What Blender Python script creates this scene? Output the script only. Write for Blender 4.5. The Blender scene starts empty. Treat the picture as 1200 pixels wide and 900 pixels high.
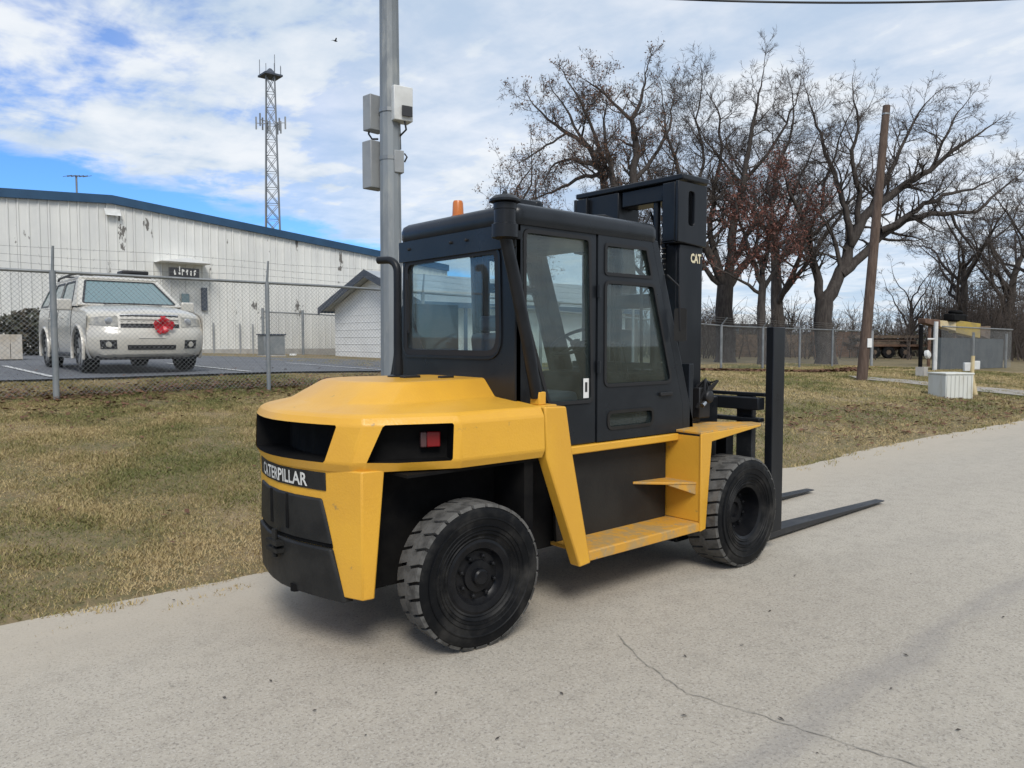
import bpy, bmesh, math, random
import numpy as np
from mathutils import Vector, Matrix
from mathutils.geometry import tessellate_polygon
R = math.radians
scn = bpy.context.scene
col = scn.collection

# ------------------------------------------------------------------ camera
F, CX, CY, HY, VX, CH = 897.0, 600.0, 450.0, 400.0, 1640.0, 1.72
pitch = math.atan((CY - HY) / F)
yaw = math.atan((VX - CX) / math.hypot(F, CY - HY))
_f0 = Vector((math.cos(yaw), math.sin(yaw), 0)); _r = Vector((math.sin(yaw), -math.cos(yaw), 0)); _z = Vector((0, 0, 1))
_f = _f0 * math.cos(pitch) - _z * math.sin(pitch); _u = _f0 * math.sin(pitch) + _z * math.cos(pitch)
CAM = Vector((0, 0, CH))
cam_d = bpy.data.cameras.new('camera'); cam = bpy.data.objects.new('camera', cam_d); col.objects.link(cam)
cam_d.sensor_width = 36; cam_d.lens = F / 1200 * 36; cam_d.clip_start = .05; cam_d.clip_end = 3000
m = Matrix((_r, _u, -_f)).transposed().to_4x4(); m.translation = CAM; cam.matrix_world = m
scn.camera = cam

def ray(x, y): return _f + _r * ((x - CX) / F) - _u * ((y - CY) / F)
def dep(x, y, D): return CAM + ray(x, y) * D                     # point at camera depth D
def atY(x, y, Y): d = ray(x, y); return CAM + d * (Y / d.y)
def atX(x, y, X): d = ray(x, y); return CAM + d * (X / d.x)

# ------------------------------------------------------------------ sky, sun, exposure
SUN_EL, SUN_AZ = 46.0, -122.0          # azimuth measured from +X towards +Y (direction the sun stands in)
w = bpy.data.worlds.new('World'); scn.world = w; w.use_nodes = True
nt = w.node_tree; N = nt.nodes; Lk = nt.links
for n in list(N): N.remove(n)
def nd(t, **kw):
    n = N.new(t)
    for k, v in kw.items(): setattr(n, k, v)
    return n
def wmath(op, a, b=None, c=None, clamp=False):
    n = nd('ShaderNodeMath', operation=op, use_clamp=clamp)
    for i, q in enumerate((a, b, c)):
        if q is None: continue
        if isinstance(q, (int, float)): n.inputs[i].default_value = q
        else: Lk.new(q, n.inputs[i])
    return n.outputs[0]
def wsmooth(v, a, b):
    n = nd('ShaderNodeMapRange', interpolation_type='SMOOTHSTEP'); Lk.new(v, n.inputs[0])
    n.inputs[1].default_value = a; n.inputs[2].default_value = b; return n.outputs[0]
out = nd('ShaderNodeOutputWorld'); bg = nd('ShaderNodeBackground'); bg.inputs[1].default_value = .1
sky = nd('ShaderNodeTexSky', sky_type='NISHITA', sun_disc=False)
sky.sun_elevation = R(SUN_EL); sky.sun_rotation = R(90 - SUN_AZ); sky.air_density = 1.0; sky.dust_density = .3; sky.ozone_density = 2.0
tc = nd('ShaderNodeTexCoord'); sp = nd('ShaderNodeSeparateXYZ'); Lk.new(tc.outputs['Generated'], sp.inputs[0])
zc = wmath('ADD', wmath('MAXIMUM', sp.outputs[2], 0.0), .10)
uu = wmath('DIVIDE', sp.outputs[0], zc); vv = wmath('DIVIDE', sp.outputs[1], zc)
cmb = nd('ShaderNodeCombineXYZ'); Lk.new(uu, cmb.inputs[0]); Lk.new(vv, cmb.inputs[1])
def wnoise(scale, detail, rough, loc, st=(1, 1, 1), dist=0.0):
    mp = nd('ShaderNodeMapping'); Lk.new(cmb.outputs[0], mp.inputs[0]); mp.inputs['Location'].default_value = loc; mp.inputs['Scale'].default_value = st
    n = nd('ShaderNodeTexNoise'); Lk.new(mp.outputs[0], n.inputs['Vector']); n.inputs['Scale'].default_value = scale
    n.inputs['Detail'].default_value = detail; n.inputs['Roughness'].default_value = rough; n.inputs['Distortion'].default_value = dist
    return n.outputs[0]
n1 = wnoise(.9, 7, .58, (3.1, 1.7, 0), (1, 1, 1), .3)
n2 = wnoise(3.2, 6, .6, (8.3, 4.1, 2), (1, 1, 1), .2)
n3 = wnoise(1.5, 5, .55, (-5.0, 2.0, 5), (1, 1, 1), .2)
n4 = wnoise(7.5, 4, .55, (2.0, 7.0, 3), (1.0, .45, 1), .5)
# edge of the cloud deck: a straight front crossing the low sky
def uv(px, py):
    d = ray(px, py).normalized(); q = max(d.z, 0) + .10; return Vector((d.x / q, d.y / q, 0))
e0, e1 = uv(0, 160), uv(420, 276)
en = Vector((-(e1 - e0).y, (e1 - e0).x, 0)).normalized()
if en.dot(e0) < 0: en = -en
ed = wmath('SUBTRACT', wmath('ADD', wmath('MULTIPLY', uu, en.x), wmath('MULTIPLY', vv, en.y)), en.dot(e0))
ed = wmath('ADD', ed, wmath('MULTIPLY', wmath('SUBTRACT', n2, .5), .9))
deck = wmath('SUBTRACT', 1.0, wsmooth(ed, -.12, .16))
gap = wsmooth(wmath('ADD', wmath('MULTIPLY', n1, .55), wmath('ADD', wmath('MULTIPLY', n2, .28), wmath('MULTIPLY', n4, .17))), .40, .54)
side = wsmooth(wmath('SUBTRACT', wmath('MULTIPLY', sp.outputs[0], .85), wmath('MULTIPLY', sp.outputs[1], .53)), -.45, .05)   # thicker cloud towards +X
gap = wmath('MAXIMUM', gap, wmath('MULTIPLY', side, .93))
cover = wmath('MULTIPLY', deck, gap)
shade = wmath('ADD', .80, wmath('MULTIPLY', n3, .36))
cc = nd('ShaderNodeMix', data_type='RGBA'); cc.inputs[6].default_value = (3.2, 3.9, 4.75, 1); cc.inputs[7].default_value = (5.3, 5.5, 5.7, 1)
Lk.new(wsmooth(wmath('ADD', wmath('MULTIPLY', n3, .44), wmath('ADD', wmath('MULTIPLY', n2, .36), wmath('MULTIPLY', n4, .20))), .36, .64), cc.inputs[0])
tint = nd('ShaderNodeMix', data_type='RGBA', blend_type='MULTIPLY'); tint.inputs[0].default_value = 1
Lk.new(sky.outputs[0], tint.inputs[6]); tint.inputs[7].default_value = (.36, .63, 1.02, 1)
mx = nd('ShaderNodeMix', data_type='RGBA'); Lk.new(wmath('MULTIPLY', cover, .97), mx.inputs[0]); Lk.new(tint.outputs[2], mx.inputs[6]); Lk.new(cc.outputs[2], mx.inputs[7])
Lk.new(mx.outputs[2], bg.inputs[0]); Lk.new(bg.outputs[0], out.inputs[0])

sd = bpy.data.lights.new('sun', 'SUN'); sun = bpy.data.objects.new('sun', sd); col.objects.link(sun)
sd.energy = 1.5; sd.angle = R(22); sd.color = (1, .96, .9)
sv = Vector((math.cos(R(SUN_EL)) * math.cos(R(SUN_AZ)), math.cos(R(SUN_EL)) * math.sin(R(SUN_AZ)), math.sin(R(SUN_EL))))
sun.rotation_euler = sv.to_track_quat('Z', 'Y').to_euler(); sun.location = sv * 50
vs = scn.view_settings; vs.view_transform = 'Standard'; vs.look = 'None'; vs.gamma = 1; vs.use_curve_mapping = False; vs.exposure = .78
scn.render.engine = 'CYCLES'
scn.cycles.max_bounces = 8; scn.cycles.transparent_max_bounces = 24

# ------------------------------------------------------------------ materials
def mat(name, c, rough=.6, metal=0.0, c2=None, nscale=6.0, stretch=(1, 1, 1), lo=.35, hi=.65, bump=0.0, bscale=60.0, spec=.5, detail=5,
        c3=None, n3scale=1.5, n3lo=.5, n3hi=.65, rvar=0.0, coat=0.0):
    m = bpy.data.materials.new(name); m.use_nodes = True; t = m.node_tree; b = t.nodes['Principled BSDF']
    b.inputs['Base Color'].default_value = (*c, 1); b.inputs['Roughness'].default_value = rough; b.inputs['Metallic'].default_value = metal
    b.inputs['Specular IOR Level'].default_value = spec; b.inputs['Coat Weight'].default_value = coat; b.inputs['Coat Roughness'].default_value = .15
    if c2 or bump or c3 or rvar:
        tcn = t.nodes.new('ShaderNodeTexCoord'); mp = t.nodes.new('ShaderNodeMapping'); mp.inputs['Scale'].default_value = stretch
        t.links.new(tcn.outputs['Object'], mp.inputs[0])
    def noise(s, d=detail, r=.6):
        n = t.nodes.new('ShaderNodeTexNoise'); n.inputs['Scale'].default_value = s; n.inputs['Detail'].default_value = d; n.inputs['Roughness'].default_value = r
        t.links.new(mp.outputs[0], n.inputs['Vector']); return n.outputs[0]
    def ramp(v, a, b_):
        r = t.nodes.new('ShaderNodeMapRange'); r.interpolation_type = 'SMOOTHSTEP'; r.inputs[1].default_value = a; r.inputs[2].default_value = b_
        t.links.new(v, r.inputs[0]); return r.outputs[0]
    cur = None
    if c2:
        x = t.nodes.new('ShaderNodeMix'); x.data_type = 'RGBA'; x.inputs[6].default_value = (*c, 1); x.inputs[7].default_value = (*c2, 1)
        t.links.new(ramp(noise(nscale), lo, hi), x.inputs[0]); cur = x.outputs[2]
    if c3:
        x = t.nodes.new('ShaderNodeMix'); x.data_type = 'RGBA'; x.inputs[7].default_value = (*c3, 1)
        if cur: t.links.new(cur, x.inputs[6])
        else: x.inputs[6].default_value = (*c, 1)
        t.links.new(ramp(noise(n3scale, 6, .65), n3lo, n3hi), x.inputs[0]); cur = x.outputs[2]
    if cur: t.links.new(cur, b.inputs['Base Color'])
    if rvar:
        q = t.nodes.new('ShaderNodeMapRange'); q.inputs[3].default_value = rough - rvar; q.inputs[4].default_value = rough + rvar
        t.links.new(noise(nscale * 1.7), q.inputs[0]); t.links.new(q.outputs[0], b.inputs['Roughness'])
    if bump:
        bn = t.nodes.new('ShaderNodeBump'); bn.inputs['Strength'].default_value = bump; bn.inputs['Distance'].default_value = .02
        t.links.new(noise(bscale, 4, .6), bn.inputs['Height']); t.links.new(bn.outputs[0], b.inputs['Normal'])
    return m

def glass_mat(name, tint, refl=1.0, rough=.02, haze=0.0, hazec=(.5, .55, .58)):
    m = bpy.data.materials.new(name); m.use_nodes = True; t = m.node_tree
    for n in list(t.nodes): t.nodes.remove(n)
    o = t.nodes.new('ShaderNodeOutputMaterial'); tr = t.nodes.new('ShaderNodeBsdfTransparent'); tr.inputs[0].default_value = (*tint, 1)
    gl = t.nodes.new('ShaderNodeBsdfGlossy'); gl.inputs['Roughness'].default_value = rough; gl.inputs['Color'].default_value = (refl, refl, refl, 1)
    ge = t.nodes.new('ShaderNodeNewGeometry'); dt = t.nodes.new('ShaderNodeVectorMath'); dt.operation = 'DOT_PRODUCT'; t.links.new(ge.outputs['Normal'], dt.inputs[0]); t.links.new(ge.outputs['Incoming'], dt.inputs[1])
    def mm(op, a, b):
        q = t.nodes.new('ShaderNodeMath'); q.operation = op; q.use_clamp = True
        for i, z in ((0, a), (1, b)):
            if isinstance(z, (int, float)): q.inputs[i].default_value = z
            else: t.links.new(z, q.inputs[i])
        return q
    ab = t.nodes.new('ShaderNodeMath'); ab.operation = 'ABSOLUTE'; t.links.new(dt.outputs['Value'], ab.inputs[0])
    fr = mm('ADD', mm('MULTIPLY', mm('POWER', mm('SUBTRACT', 1.0, ab.outputs[0]).outputs[0], 5.0).outputs[0], .95).outputs[0], .045)   # Schlick reflectance
    mxs = t.nodes.new('ShaderNodeMixShader'); t.links.new(fr.outputs[0], mxs.inputs[0]); t.links.new(tr.outputs[0], mxs.inputs[1]); t.links.new(gl.outputs[0], mxs.inputs[2])
    last = mxs.outputs[0]
    if haze:
        df = t.nodes.new('ShaderNodeBsdfDiffuse'); df.inputs[0].default_value = (*hazec, 1)
        tcn = t.nodes.new('ShaderNodeTexCoord'); n = t.nodes.new('ShaderNodeTexNoise'); n.inputs['Scale'].default_value = 5; n.inputs['Detail'].default_value = 6
        t.links.new(tcn.outputs['Object'], n.inputs['Vector'])
        mr = t.nodes.new('ShaderNodeMapRange'); mr.inputs[1].default_value = .35; mr.inputs[2].default_value = .7; mr.inputs[3].default_value = haze * .4; mr.inputs[4].default_value = haze
        t.links.new(n.outputs[0], mr.inputs[0])
        m2 = t.nodes.new('ShaderNodeMixShader'); t.links.new(mr.outputs[0], m2.inputs[0]); t.links.new(last, m2.inputs[1]); t.links.new(df.outputs[0], m2.inputs[2]); last = m2.outputs[0]
    t.links.new(last, o.inputs[0]); return m

M = {}
M['yellow'] = mat('yellow_paint', (.72, .385, .040), .33, c2=(.67, .350, .040), nscale=2.2, bump=.12, bscale=70, rvar=.10, spec=.4, c3=(.40, .24, .07), n3scale=9, n3lo=.655, n3hi=.72)
M['yellow_worn'] = mat('worn_yellow_step', (.60, .30, .035), .6, c2=(.42, .27, .10), nscale=9, lo=.42, hi=.62, c3=(.30, .25, .18), n3scale=24, n3lo=.58, n3hi=.7, bump=.1)
M['black'] = mat('dark_grey_paint', (.008, .009, .011), .36, spec=.25, c2=(.014, .0155, .018), nscale=3, rvar=.1, bump=.04, bscale=150)
M['cab'] = mat('cab_charcoal_paint', (.012, .0145, .018), .30, spec=.28, c2=(.018, .021, .025), nscale=2.5, rvar=.08, bump=.04, bscale=120, c3=(.032, .031, .030), n3scale=3, n3lo=.6, n3hi=.8)
M['bumper'] = mat('bumper_black', (.012, .012, .012), .5, spec=.22, c2=(.022, .0215, .02), nscale=5, rvar=.1, bump=.08)
M['deep'] = mat('chassis_black', (.005, .005, .0055), .75, spec=.08, c2=(.011, .0105, .010), nscale=4)
M['panel'] = mat('side_panel_grey', (.018, .017, .016), .5, spec=.2, c2=(.025, .024, .022), nscale=3, bump=.05)
M['mast'] = mat('mast_black', (.007, .0085, .011), .32, spec=.25, c2=(.013, .0145, .017), nscale=4, stretch=(1, 1, .3), rvar=.12)
M['fork'] = mat('fork_steel', (.025, .027, .031), .45, c2=(.08, .08, .08), nscale=7, stretch=(.3, 1, 1), lo=.5, hi=.75, metal=.3)
M['tyre'] = mat('tyre_rubber', (.005, .0055, .0065), .5, spec=.14, c2=(.040, .038, .035), lo=.42, hi=.8, nscale=5, bump=.06, bscale=40)
M['tread'] = mat('tyre_tread_dusty', (.12, .116, .108), .9, spec=.2, c2=(.06, .058, .054), nscale=14, lo=.4, hi=.7, bump=.2, bscale=80)
M['rim'] = mat('rim_black', (.005, .0055, .007), .35, spec=.2, c2=(.012, .012, .013), nscale=8)
M['rubber'] = mat('rubber_seal', (.010, .010, .011), .6)
M['hose'] = mat('hose_rubber', (.012, .012, .013), .5)
M['chrome'] = mat('bright_steel', (.6, .6, .6), .25, 1.0)
M['amber'] = mat('amber_lens', (.55, .16, .03), .3)
M['red_lens'] = mat('red_lens', (.22, .010, .012), .25)
M['white_lens'] = mat('clear_lens', (.10, .05, .05), .25)
M['seat'] = mat('seat_vinyl', (.03, .04, .06), .6)
M['sticker'] = mat('white_paper', (.75, .75, .72), .6)
M['ink'] = mat('ink', (.03, .03, .03), .6)
M['letter'] = mat('white_lettering', (.72, .71, .66), .5, c2=(.55, .54, .5), nscale=20)
M['letter_cream'] = mat('cream_lettering', (.70, .62, .42), .5)
M['glass'] = glass_mat('cab_glass', (.90, .94, .95), .95, .02, .06)
M['glass_side'] = glass_mat('cab_side_glass', (.80, .86, .85), 1.0, .02, .06, (.35, .42, .40))
M['road'] = None
M['concrete'] = mat('concrete', (.42, .40, .36), .9, c2=(.34, .32, .29), nscale=4, bump=.2)
M['galv'] = mat('galvanised_steel', (.30, .31, .31), .5, .6, c2=(.22, .23, .23), nscale=5)
M['galv_wire'] = mat('galvanised_wire', (.26, .27, .27), .55, .5)
M['post_grey'] = mat('grey_post_paint', (.19, .21, .22), .55, .3, c2=(.26, .27, .27), nscale=3)
M['steel_pole'] = mat('pole_grey', (.24, .26, .27), .6, .2, c2=(.17, .185, .195), nscale=1.6, stretch=(1, 1, .25), c3=(.30, .31, .30), n3scale=3)
M['box_grey'] = mat('enclosure_grey', (.30, .31, .31), .55, c2=(.25, .26, .265), nscale=3)
M['box_white'] = mat('enclosure_white', (.66, .66, .63), .5, c2=(.56, .56, .53), nscale=4)
M['dark_plastic'] = mat('dark_plastic', (.03, .03, .032), .5)
M['wood_pole'] = mat('weathered_timber', (.070, .045, .032), .9, c2=(.115, .078, .057), nscale=5, stretch=(4, 4, .35), bump=.4, bscale=12)
M['bark'] = mat('bark', (.034, .027, .023), .95, c2=(.066, .055, .047), nscale=4, stretch=(2, 2, .5), bump=.6, bscale=9)
M['twig'] = mat('twig_bark', (.055, .043, .036), .95, c2=(.078, .062, .052), nscale=2)
M['leaf_brown'] = mat('dry_oak_leaf', (.16, .075, .035), .8, c2=(.10, .045, .022), nscale=3)
M['leaf_red'] = mat('russet_leaf', (.17, .060, .038), .8, c2=(.10, .04, .03), nscale=3)
M['white_metal'] = mat('white_sheet_metal', (.70, .69, .64), .6, c2=(.62, .615, .58), nscale=1.2, stretch=(1, 1, .4), c3=(.14, .13, .115), n3scale=1.6, n3lo=.650, n3hi=.68, bump=.05)
M['blue_trim'] = mat('blue_trim', (.012, .050, .105), .5, c2=(.018, .065, .13), nscale=1)
M['roof_metal'] = mat('pale_roof_metal', (.42, .44, .45), .5, .3, c2=(.36, .38, .39), nscale=1.5)
M['shed_wall'] = mat('shed_white_paint', (.80, .80, .78), .6, c2=(.74, .74, .72), nscale=1.5)
M['slate_roof'] = mat('dark_slate_trim', (.045, .058, .080), .7, c2=(.07, .08, .10), nscale=5)
M['hedge'] = mat('hedge_leaf', (.045, .05, .028), .8, c2=(.07, .055, .035), nscale=3)
M['crate'] = mat('crate_wood', (.42, .36, .28), .8, c2=(.50, .46, .40), nscale=3)
M['carpaint'] = mat('pearl_white_paint', (.56, .53, .46), .26, coat=.6, c2=(.52, .49, .43), nscale=2, spec=.5)
M['carglass'] = mat('windscreen', (.13, .205, .21), .06, spec=.9, coat=.5)
M['cardark'] = mat('car_black_plastic', (.015, .015, .016), .5)
M['alloy'] = mat('alloy_wheel', (.45, .45, .44), .3, .7)
M['ribbon'] = mat('red_ribbon', (.55, .012, .025), .38)
M['line_paint'] = mat('road_paint', (.62, .62, .60), .8, c2=(.40, .40, .39), nscale=7)
M['rust'] = mat('rusty_steel', (.10, .055, .035), .85, c2=(.17, .10, .065), nscale=3, bump=.2)
M['timber'] = mat('old_timber', (.16, .115, .08), .9, c2=(.09, .065, .048), nscale=3)
M['yard_sheet'] = mat('blue_grey_sheet', (.045, .058, .068), .6, c2=(.075, .088, .095), nscale=1.5)
M['boom_yellow'] = mat('faded_yellow', (.42, .30, .055), .6, c2=(.30, .22, .07), nscale=2)
M['cable'] = mat('cable_black', (.015, .015, .016), .6)
M['pvc'] = mat('pale_yellow_pvc', (.55, .43, .22), .6, c2=(.6, .5, .32), nscale=4)
M['tank'] = mat('white_tank', (.62, .62, .56), .6, c2=(.52, .50, .42), nscale=4, stretch=(1, 1, .3), lo=.45, hi=.7)
M['tower'] = mat('tower_steel', (.20, .21, .22), .6, .4)
M['bird'] = mat('feather', (.03, .03, .03), .8)

def asphalt(name, base, alt, fine, mark=False):
    m = bpy.data.materials.new(name); m.use_nodes = True; t = m.node_tree; b = t.nodes['Principled BSDF']; b.inputs['Roughness'].default_value = .92; b.inputs['Specular IOR Level'].default_value = .25
    tcn = t.nodes.new('ShaderNodeTexCoord')
    def noise(s, d=5, r=.6, st=(1, 1, 1)):
        mp = t.nodes.new('ShaderNodeMapping'); mp.inputs['Scale'].default_value = st; t.links.new(tcn.outputs['Object'], mp.inputs[0])
        n = t.nodes.new('ShaderNodeTexNoise'); n.inputs['Scale'].default_value = s; n.inputs['Detail'].default_value = d; n.inputs['Roughness'].default_value = r
        t.links.new(mp.outputs[0], n.inputs['Vector']); return n.outputs[0]
    def sm(v, a, b_, lo=0, hi=1):
        r = t.nodes.new('ShaderNodeMapRange'); r.interpolation_type = 'SMOOTHSTEP'; r.inputs[1].default_value = a; r.inputs[2].default_value = b_
        r.inputs[3].default_value = lo; r.inputs[4].default_value = hi; t.links.new(v, r.inputs[0]); return r.outputs[0]
    def mix(f, a, c):
        x = t.nodes.new('ShaderNodeMix'); x.data_type = 'RGBA'
        if hasattr(f, 'links') or not isinstance(f, float): t.links.new(f, x.inputs[0])
        else: x.inputs[0].default_value = f
        for i, q in ((6, a), (7, c)):
            if isinstance(q, tuple): x.inputs[i].default_value = (*q, 1)
            else: t.links.new(q, x.inputs[i])
        return x.outputs[2]
    def mth(op, a, c):
        n = t.nodes.new('ShaderNodeMath'); n.operation = op
        for i, q in ((0, a), (1, c)):
            if isinstance(q, (int, float)): n.inputs[i].default_value = q
            else: t.links.new(q, n.inputs[i])
        return n.outputs[0]
    c = mix(sm(noise(.7, 5, .6, (.35, 1, 1)), .3, .7), base, alt)
    c = mix(mth('MULTIPLY', sm(noise(6, 6, .75), .42, .70), .60), c, tuple(q * .80 for q in base))
    c = mix(mth('MULTIPLY', sm(noise(55, 3, .8), .50, .66), .70), c, fine[0])
    c = mix(mth('MULTIPLY', sm(noise(75, 3, .8), .52, .68), .75), c, fine[1])
    v = t.nodes.new('ShaderNodeTexVoronoi'); v.inputs['Scale'].default_value = 38; t.links.new(tcn.outputs['Object'], v.inputs['Vector'])
    c = mix(mth('MULTIPLY', sm(v.outputs['Distance'], .10, .24, 1, 0), .35), c, fine[1])
    if mark:
        s = t.nodes.new('ShaderNodeSeparateXYZ'); t.links.new(tcn.outputs['Object'], s.inputs[0])
        yy = mth('ADD', s.outputs[1], mth('MULTIPLY', mth('SUBTRACT', noise(.8, 4), .5), .22))
        a = mth('ABSOLUTE', mth('SUBTRACT', yy, 1.67), 0)
        k = mth('MULTIPLY', sm(a, .03, .17, 1, 0), sm(noise(2.2, 5, .65, (.4, 2, 1)), .30, .62))
        c = mix(mth('MULTIPLY', k, .38), c, (.225, .212, .205))
        # paler dusty shoulder towards the grass
        e = mth('ADD', s.outputs[1], mth('MULTIPLY', mth('SUBTRACT', noise(1.1, 5), .5), 1.2))
        c = mix(mth('MULTIPLY', sm(e, 3.9, 5.3), .65), c, (.46, .40, .315))
        c = mix(mth('MULTIPLY', sm(noise(.45, 4, .6, (.7, 1.3, 1)), .56, .72), .28), c, (.29, .265, .228))
    t.links.new(c, b.inputs['Base Color'])
    bn = t.nodes.new('ShaderNodeBump'); bn.inputs['Strength'].default_value = .5; bn.inputs['Distance'].default_value = .006
    t.links.new(noise(110, 3, .7), bn.inputs['Height']); t.links.new(bn.outputs[0], b.inputs['Normal'])
    return m
M['road'] = asphalt('pale_chip_seal', (.408, .366, .302), (.460, .414, .340), ((.19, .17, .145), (.55, .51, .44)), True)
M['lot'] = asphalt('lot_asphalt', (.115, .122, .135), (.16, .165, .175), ((.06, .06, .065), (.24, .24, .24)))
M['gravel'] = asphalt('gravel_drive', (.36, .33, .29), (.28, .25, .21), ((.15, .13, .11), (.5, .48, .44)))

def grass_ground():
    m = mat('lawn_soil', (.22, .165, .085), .95, c2=(.14, .125, .055), nscale=14, lo=.36, hi=.64, c3=(.27, .20, .115), n3scale=1.1, n3lo=.48, n3hi=.66, bump=1.0, bscale=60)
    return m
M['ground'] = grass_ground()
def blade_mat():
    m = bpy.data.materials.new('grass_blades'); m.use_nodes = True; t = m.node_tree; b = t.nodes['Principled BSDF']; b.inputs['Roughness'].default_value = .8; b.inputs['Specular IOR Level'].default_value = .2
    a = t.nodes.new('ShaderNodeAttribute'); a.attribute_name = 'tone'; a.attribute_type = 'GEOMETRY'
    r = t.nodes.new('ShaderNodeValToRGB'); e = r.color_ramp.elements
    e[0].position = 0; e[0].color = (.135, .150, .050, 1); e[1].position = 1; e[1].color = (.50, .385, .205, 1)
    q = e.new(.35); q.color = (.245, .215, .088, 1); q = e.new(.6); q.color = (.385, .30, .145, 1)
    t.links.new(a.outputs['Fac'], r.inputs[0]); t.links.new(r.outputs[0], b.inputs['Base Color']); return m
M['blade'] = blade_mat()

# ------------------------------------------------------------------ mesh helpers (all shapes are given in world metres)
ORG = {}
class MB:
    def __init__(s): s.v = []; s.f = []
    def add(s, vs_, fs):
        o = len(s.v); s.v += [tuple(p) for p in vs_]; s.f += [tuple(o + i for i in q) for q in fs]; return s
    def box(s, x0, x1, y0, y1, z0, z1):
        return s.add([(x0, y0, z0), (x1, y0, z0), (x1, y1, z0), (x0, y1, z0), (x0, y0, z1), (x1, y0, z1), (x1, y1, z1), (x0, y1, z1)],
                     [(3, 2, 1, 0), (4, 5, 6, 7), (0, 1, 5, 4), (1, 2, 6, 5), (2, 3, 7, 6), (3, 0, 4, 7)])
    def prism(s, poly, vec):
        n = len(poly); p = [Vector(q) for q in poly]; v = Vector(vec)
        nm = Vector((0, 0, 0))
        for i in range(n): nm += (p[i] - p[0]).cross(p[(i + 1) % n] - p[0])
        if nm.dot(v) > 0: p = p[::-1]
        return s.add(p + [q + v for q in p], [tuple(range(n)), tuple(range(2 * n - 1, n - 1, -1))] + [(i, i + n, (i + 1) % n + n, (i + 1) % n) for i in range(n)])
    def loft(s, rings, close=True, caps=True):
        n = len(rings[0]); vs_ = [p for r_ in rings for p in r_]; fs = []
        for k in range(len(rings) - 1):
            for i in range(n if close else n - 1):
                j = (i + 1) % n; fs.append((k * n + i, k * n + j, (k + 1) * n + j, (k + 1) * n + i))
        if caps: fs += [tuple(range(n - 1, -1, -1)), tuple((len(rings) - 1) * n + i for i in range(n))]
        return s.add(vs_, fs)
    def tube(s, path, r, n=8, caps=True):
        P = [Vector(p) for p in path]; k = len(P); rr = r if isinstance(r, (list, tuple)) else [r] * k
        rings = []; up = None
        for i in range(k):
            t = (P[min(i + 1, k - 1)] - P[max(i - 1, 0)]).normalized()
            if up is None: up = t.orthogonal().normalized()
            up = (up - t * up.dot(t)).normalized(); b = t.cross(up)
            rings.append([P[i] + (up * math.cos(2 * math.pi * j / n) + b * math.sin(2 * math.pi * j / n)) * rr[i] for j in range(n)])
        return s.loft(rings, True, caps)
    def lathe(s, prof, o, ax, n=32, caps=True):
        o = Vector(o); ax = Vector(ax).normalized(); a = ax.orthogonal().normalized(); b = ax.cross(a)
        return s.loft([[o + ax * h + (a * math.cos(2 * math.pi * j / n) + b * math.sin(2 * math.pi * j / n)) * r_ for j in range(n)] for r_, h in prof], True, caps)
    def plate(s, outer, holes, o, u, v, nrm, t):
        """flat plate with holes: outline in (u,v) from o, thickness t along nrm"""
        o, u, v, nrm = Vector(o), Vector(u), Vector(v), Vector(nrm)
        loops = [outer] + list(holes); flat = [p for l in loops for p in l]
        tris = tessellate_polygon([[Vector((p[0], p[1], 0)) for p in l] for l in loops])
        A = [o + u * p[0] + v * p[1] for p in flat]; n = len(A); fs = []
        for tr in tris:
            a, b, c = tr; cr = (A[b] - A[a]).cross(A[c] - A[a])
            if cr.length < 1e-12: continue
            if cr.dot(nrm) < 0: a, b, c = c, b, a
            fs.append((a + n, b + n, c + n)); fs.append((c, b, a))
        k = 0
        for li, l in enumerate(loops):
            m_ = len(l)
            for i in range(m_):
                a, b = k + i, k + (i + 1) % m_; fs.append((a, b, b + n, a + n))
            k += m_
        o_ = len(s.v)
        s.add(A + [q + nrm * t for q in A], fs); return s
    def build(s, name, material, parent=None, smooth=None, bevel=None, seg=2, loc=None, fixn=False, blim=30, sharp=35):
        me = bpy.data.meshes.new(name)
        org = ORG[parent.name] if parent is not None and parent.name in ORG else Vector((0, 0, 0))
        if loc is not None: org = Vector(loc)
        ox, oy, oz = org
        me.from_pydata([(p[0] - ox, p[1] - oy, p[2] - oz) for p in s.v], [], s.f)
        me.materials.append(M[material] if isinstance(material, str) else material)
        if fixn:
            bm = bmesh.new(); bm.from_mesh(me); bmesh.ops.recalc_face_normals(bm, faces=bm.faces); bm.to_mesh(me); bm.free()
        if smooth:
            me.shade_smooth(); me.set_sharp_from_angle(angle=R(smooth))
        o = bpy.data.objects.new(name, me); col.objects.link(o)
        if parent is not None:
            o.parent = parent
            if loc is not None: o.location = Vector(loc) - ORG[parent.name]
        else: o.location = org
        ORG[o.name] = org
        if bevel:
            b = o.modifiers.new('bevel', 'BEVEL'); b.width = bevel; b.segments = seg; b.limit_method = 'ANGLE'; b.angle_limit = R(blim); b.harden_normals = False
            me.shade_smooth(); me.set_sharp_from_angle(angle=R(sharp))
        return o
def tag(o, label=None, cat=None, group=None, kind=None):
    for k, v in (('label', label), ('category', cat), ('group', group), ('kind', kind)):
        if v: o[k] = v
    return o
def thing(name, loc, label, cat, group=None):
    o = bpy.data.objects.new(name, None); col.objects.link(o); o.location = Vector(loc); o.empty_display_size = .2
    ORG[o.name] = Vector(loc); return tag(o, label, cat, group)
def copy_part(o, parent, loc=None, rot=None):
    c = o.copy(); col.objects.link(c); c.parent = parent
    if loc is not None: c.location = loc
    if rot is not None: c.rotation_euler = rot
    ORG[c.name] = ORG[o.name]
    for ch in o.children: copy_part(ch, c)
    return c
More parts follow.
